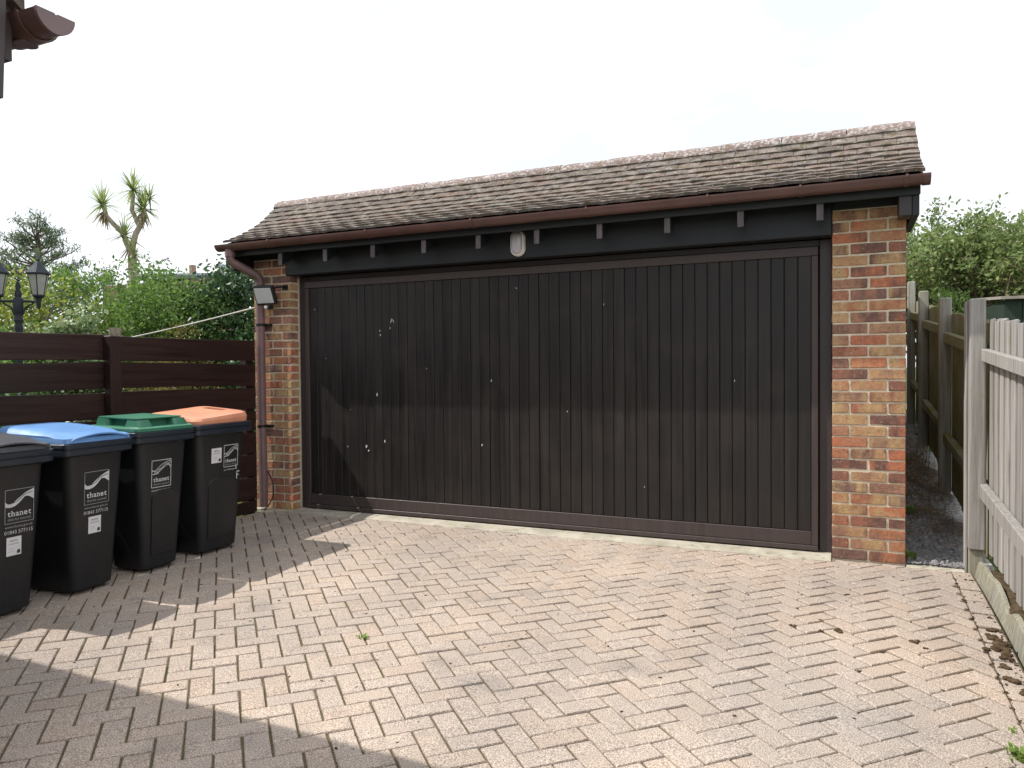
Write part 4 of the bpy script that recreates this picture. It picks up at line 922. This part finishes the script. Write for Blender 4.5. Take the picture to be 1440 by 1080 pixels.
# cordyline
ct = thing('palm_tree', 'tall forked palm with spiky leaf heads above the hedge', 'tree', (-12.64, 4.49, -.05))
g = MB(); g.tube([(0, 0, 0), (.02, 0, 1.5), (0, 0, 3.3), (-.03, 0, 3.72)], [.10, .09, .08, .072], 10); g.tube([(-.03, 0, 3.65), (-.20, -.06, 3.98), (-.48, -.17, 4.3), (-.54, -.19, 4.55)], [.055, .045, .042, .04], 8); g.tube([(-.03, 0, 3.65), (.05, .03, 3.95), (.2, .1, 4.25), (.19, .1, 4.5)], [.06, .052, .048, .045], 8); g.tube([(.12, .06, 4.1), (.0, .0, 4.4), (.02, .02, 4.72)], [.045, .04, .035], 8)
g.tube([(-.03, 0, 3.6), (-.14, -.05, 3.85)], [.06, .05], 8)
g.build('trunk', M['cbark'], ct, True)
def head(c, n, L_, droop=.5, mat='L_cord', tilt=(0, 0)):
    g = MB()
    for k in range(n):
        a = rng.uniform(0, 6.28); el = rng.uniform(-.5, 1.5) if mat == 'L_cord' else rng.uniform(-1.5, -.5)
        d = Vector((math.cos(a)*math.cos(el)+tilt[0], math.sin(a)*math.cos(el)+tilt[1], math.sin(el))).normalized(); s = Vector((-math.sin(a), math.cos(a), 0)); l = L_*rng.uniform(.7, 1.1); w = .017
        p = Vector(c); prev = None
        for q in range(4):
            t = q/3; c_ = p+d*l*t+Vector((0, 0, -droop*l*t*t*(1.1-abs(d.z))*.55)); ww = w*(1-.85*t)+.002
            cur = (c_-s*ww, c_+s*ww)
            if prev: g.add([prev[0], prev[1], cur[1], cur[0]], [(0, 1, 2, 3)])
            prev = cur
    g.build('leaf_head', M[mat], ct)
head((-.55, -.19, 4.52), 80, .44); head((.2, .1, 4.42), 85, .46); head((.02, .02, 4.78), 75, .44); head((-.15, -.06, 3.92), 65, .42); head((.30, .14, 4.62), 36, .36); head((.05, 0, 3.55), 26, .5)
head((-.52, -.18, 4.4), 40, .34, .2, 'L_dead'); head((.16, .08, 4.35), 30, .34, .2, 'L_dead'); head((-.06, 0, 3.72), 30, .4, .2, 'L_dead')
# pine
pt = thing('pine_tree', 'distant blue-green pine showing over the hedge', 'tree', (-22.2, 8.9, -.05))
g = MB(); g.tube([(0, 0, 0), (.1, 0, 2.5), (0, .1, 4.4), (-.05, .1, 5.6)], [.22, .18, .11, .04], 8); tips = []
for k in range(80):
    z = 5.7-3.1*rng.uniform(0, 1)**.8; a = rng.uniform(0, 6.28); l = (6.0-z)*.68*rng.uniform(.35, 1.1)+.15; e = Vector((math.cos(a)*l, math.sin(a)*l, (.5*l+rng.normal(0, .1)))); b0 = Vector((0, .05, z)); g.tube([b0, b0+e*.5+Vector((0, 0, -.05)), b0+e], [.035, .025, .012], 5, False)
    tips += [b0+e*t for t in (.5, .68, .82, .93, 1.0, 1.07)]
g.build('trunk', M['bark'], pt, True); C = []
for tpt in tips: C += [(tpt.x+rng.normal(0, .11), tpt.y+rng.normal(0, .11), tpt.z+abs(rng.normal(.05, .09))) for _ in range(17)]
leaf_mesh('crown', np.array(C), .17, M['L_pine'], pt, 1.0, .16)
# big shrub behind the right-hand fence
bt_ = thing('tamarisk_shrub', 'broad pale green shrub with many bare stems behind the fences', 'shrub', (1.3, 6.6, .55))
g = MB(); P = []; base = Vector((0, 0, -.2))
for k in range(150):
    a = rng.uniform(0, 6.28); r_ = rng.uniform(.2, 1.0)**.6; top = Vector((1.75*r_*math.cos(a), 1.3*r_*math.sin(a), (2.72-.62*r_**2.5)*rng.uniform(.78, 1.0))); b0 = base+Vector((rng.normal(0, .18), rng.normal(0, .18), 0))
    m1 = b0.lerp(top, .4)+Vector((0, 0, .12)); m2 = b0.lerp(top, .75)+Vector((rng.normal(0, .07), rng.normal(0, .07), .06)); g.tube([b0, m1, m2, top], [.022, .016, .011, .005], 5, False)
    for t in (.62, .75, .85, .95, 1.05):
        q = b0.lerp(top, t)
        for j in range(3):
            tw = q+Vector((rng.normal(0, .15), rng.normal(0, .15), rng.normal(.0, .10))); g.tube([q, tw], [.005, .003], 4, False); P.append(tw); P.append(q.lerp(tw, .6))
g.build('stems', M['twig'], bt_)
P = np.array([tuple(p) for p in P]); idx = rng.integers(0, len(P), 90000); C = P[idx]+rng.normal(size=(90000, 3))*.075; C = C[C[:, 2] > 1.78+rng.normal(0, .25, len(C))]
leaf_mesh('crown', C, .068, M['L_euo'], bt_, .4, .5)
tuft('upright_shrub', (.62, 4.6, .42), 1, .01, .01, M['grass'], 'x') if False else None
shrub('upright_shrub', 'narrow upright dark green stems above the shaded fence', (.74, 4.5, .40), [(0, 0, .9, .20, .28, .95)], 3600, .07, M['L_priv'], .07, up=1.6, asp=.28, stems=26, stemr=.009)
# ------------------------------------------------------------------ lantern post, far roofs, aerial, shed
lp = thing('lamp_post', 'slate grey twin lantern garden lamp post behind the fence', 'lamp post', (-7.49, -.905, -.03))
g = MB(); prof_ = [(.05, 0), (.05, .25), (.03, .3), (.026, 1.70), (.038, 1.74), (.030, 1.78), (.030, 1.80), (.041, 1.82), (.030, 1.86), (.028, 1.88), (.042, 1.90), (.042, 2.02), (.026, 2.04), (.032, 2.07), (.018, 2.11), (.024, 2.14), (.006, 2.20), (.002, 2.23)]
g.loft([[Vector((r_*math.cos(t), r_*math.sin(t), z)) for t in np.linspace(0, 2*math.pi, 13)[:-1]] for r_, z in prof_]); g.build('column', M['iron'], lp, True)
ax = Vector((r3.x, r3.y, 0)).normalized(); ax = Matrix.Rotation(R(12), 3, 'Z') @ ax
for s_ in (-1, 1):
    g = MB(); e = ax*s_*.175; g.tube([ax*s_*.03+Vector((0, 0, 2.0)), ax*s_*.10+Vector((0, 0, 2.0)), e+Vector((0, 0, 2.0))], .012, 8); g.tube([ax*s_*.03+Vector((0, 0, 1.86)), ax*s_*.06+Vector((0, 0, 1.94)), ax*s_*.13+Vector((0, 0, 1.985))], .008, 6)
    g.tube([e+Vector((0, 0, 1.93)), e+Vector((0, 0, 1.96)), e+Vector((0, 0, 2.0)), e+Vector((0, 0, 2.03))], [.006, .02, .02, .03], 10); g.build('arm', M['iron'], lp, True)
    ln = bpy.data.objects.new('lantern', None); COL.objects.link(ln); ln.parent = lp; ln.location = e+Vector((0, 0, 2.03)); ln.empty_display_size = .05; ln.scale = (.86, .86, .92)
    def hexr(r_, z, a0=.3): return [Vector((r_*math.cos(a0+k*math.pi/3), r_*math.sin(a0+k*math.pi/3), z)) for k in range(6)]
    g = MB(); g.loft([hexr(.03, 0), hexr(.062, .02), hexr(.062, .03)]); g.loft([hexr(.125, .245), hexr(.128, .258), hexr(.10, .29), hexr(.06, .335), hexr(.028, .375), hexr(.02, .385), hexr(.024, .40), hexr(.006, .43)])
    a_, b_ = hexr(.060, .03), hexr(.104, .247)
    for k in range(6): g.tube([a_[k], b_[k]], .006, 5)
    g.build('lantern_frame', M['iron'], ln)
    for k in range(6):
        q = [a_[k], a_[(k+1) % 6], b_[(k+1) % 6], b_[k]]; c_ = sum(q, Vector())/4; q = [c_+(p-c_)*.95 for p in q]; nn = (q[1]-q[0]).cross(q[3]-q[0]).normalized()*.003
        gp = MB(); gp.prism(q, nn); gp.build('pane', M['pane'], ln)
def skyhouse():
    h = thing('house', 'grey roofed house with skylights beyond the shrubs', 'house', (-12.6, 9.0, 0)); 
    def hc(o): o.parent = h; o.matrix_parent_inverse = Matrix.Translation((12.6, -9.0, 0)); return o
    # roof slope rises to the left, eaves edge dark
    a, b_, c_, d_ = Vector((-11.55, 7.0, 2.75)), Vector((-12.75, 6.7, 3.65)), Vector((-13.6, 12.0, 3.65)), Vector((-12.4, 12.3, 2.75))
    nn = (b_-a).cross(d_-a).normalized(); nn = nn if nn.z > 0 else -nn
    g = MB(); g.prism([a, b_, c_, d_], -nn*.14); hc(g.build('roof', M['lead']))
    for t0 in (.28, .66):
        q = [a.lerp(b_, s_).lerp(d_.lerp(c_, s_), u_) for s_, u_ in ((t0, .02), (t0+.24, .02), (t0+.24, .16), (t0, .16))]; g = MB(); g.prism([p+nn*.002 for p in q], nn*.05); s = hc(g.build('skylight', M['slate']))
        c0 = sum(q, Vector())/4; g = MB(); g.prism([c0+(p-c0)*.72+nn*.054 for p in q], nn*.01); o = g.build('pane', M['glass']); o.parent = s
    g = MB(); g.box((-13.9, 7.2, -.1), (-11.7, 12, 2.6)); hc(g.build('wall', M['wall']))
    g = MB(); g.prism([a-nn*.145, b_-nn*.145, b_-nn*.145-Vector((0, 0, .25)), a-nn*.145-Vector((0, 0, .25))], (-.02, .3, 0)); hc(g.build('fascia', M['dark']))
skyhouse()
h2 = thing('bungalow', 'far low building with flat pale roof edge behind the hedge', 'building', (-19.5, 13, 0))
def h2c(o): o.parent = h2; o.matrix_parent_inverse = Matrix.Translation((19.5, -13, 0)); return o
g = MB(); g.box((-22, 10.9, -.1), (-17, 16, 4.05)); h2c(g.build('wall', M['wall']))
g = MB(); g.prism([(-19.6, 10.2, 4.06), (-17.0, 11.3, 4.06), (-17.6, 16.2, 4.06), (-22, 16.2, 4.06)], (0, 0, .10)); h2c(g.build('roof_edge', M['slate']))
g = MB(); g.prism([(-19.55, 10.25, 4.165), (-17.1, 11.3, 4.165), (-17.6, 16.1, 4.165), (-22, 16.1, 4.165)], (0, 0, .06)); h2c(g.build('roof', M['lead']))
g = MB(); g.tube([(-18.4, 11.2, 4.23), (-18.4, 11.2, 4.52)], .10, 10); h2c(g.build('chimney_pot', M['wall']))
ae = thing('aerial', 'small television aerial on thin pole over the hedge', 'aerial', (-18.85, 10.51, 4.0))
g = MB(); g.tube([(0, .5, .1), (0, .2, .4), (0, 0, .66)], .008, 5); g.build('mast', M['iron'], ae)
g = MB(); d = Vector((.30, .13, .13)).normalized(); g.tube([-d*.2+Vector((0, 0, .6)), d*.2+Vector((0, 0, .6))], .012, 6)
for k in range(9):
    c_ = Vector((0, 0, .6))+d*(-.2+.05*k); s = Vector((-.2, .25, .35)).normalized()*(.055+.004*k); g.tube([c_-s, c_+s], .009, 5)
g.build('elements', M['iron'], ae)
sh = thing('garden_shed', 'dark green shed with pale roof edge behind the grey fence', 'shed', (2.2, 4.6, .3))
def shc(o): o.parent = sh; o.matrix_parent_inverse = Matrix.Translation((-2.2, -4.6, -.3)); return o
g = MB(); g.box((1.12, 3.52, .0), (3.4, 5.4, 1.95)); shc(g.build('wall', M['shed']))
for k in range(16):
    g = MB(); x = 1.12+.15*k; g.box((x+.003, 3.502, .1), (x+.147, 3.519, 1.945)); shc(g.build('board', M['shed'], bevel=.003))
g = MB(); g.prism([(1.08, 3.44, 1.955), (1.08, 3.44, 1.985), (1.08, 5.5, 2.13), (1.08, 5.5, 2.10)], (2.5, 0, 0)); shc(g.build('roof', M['felt']))
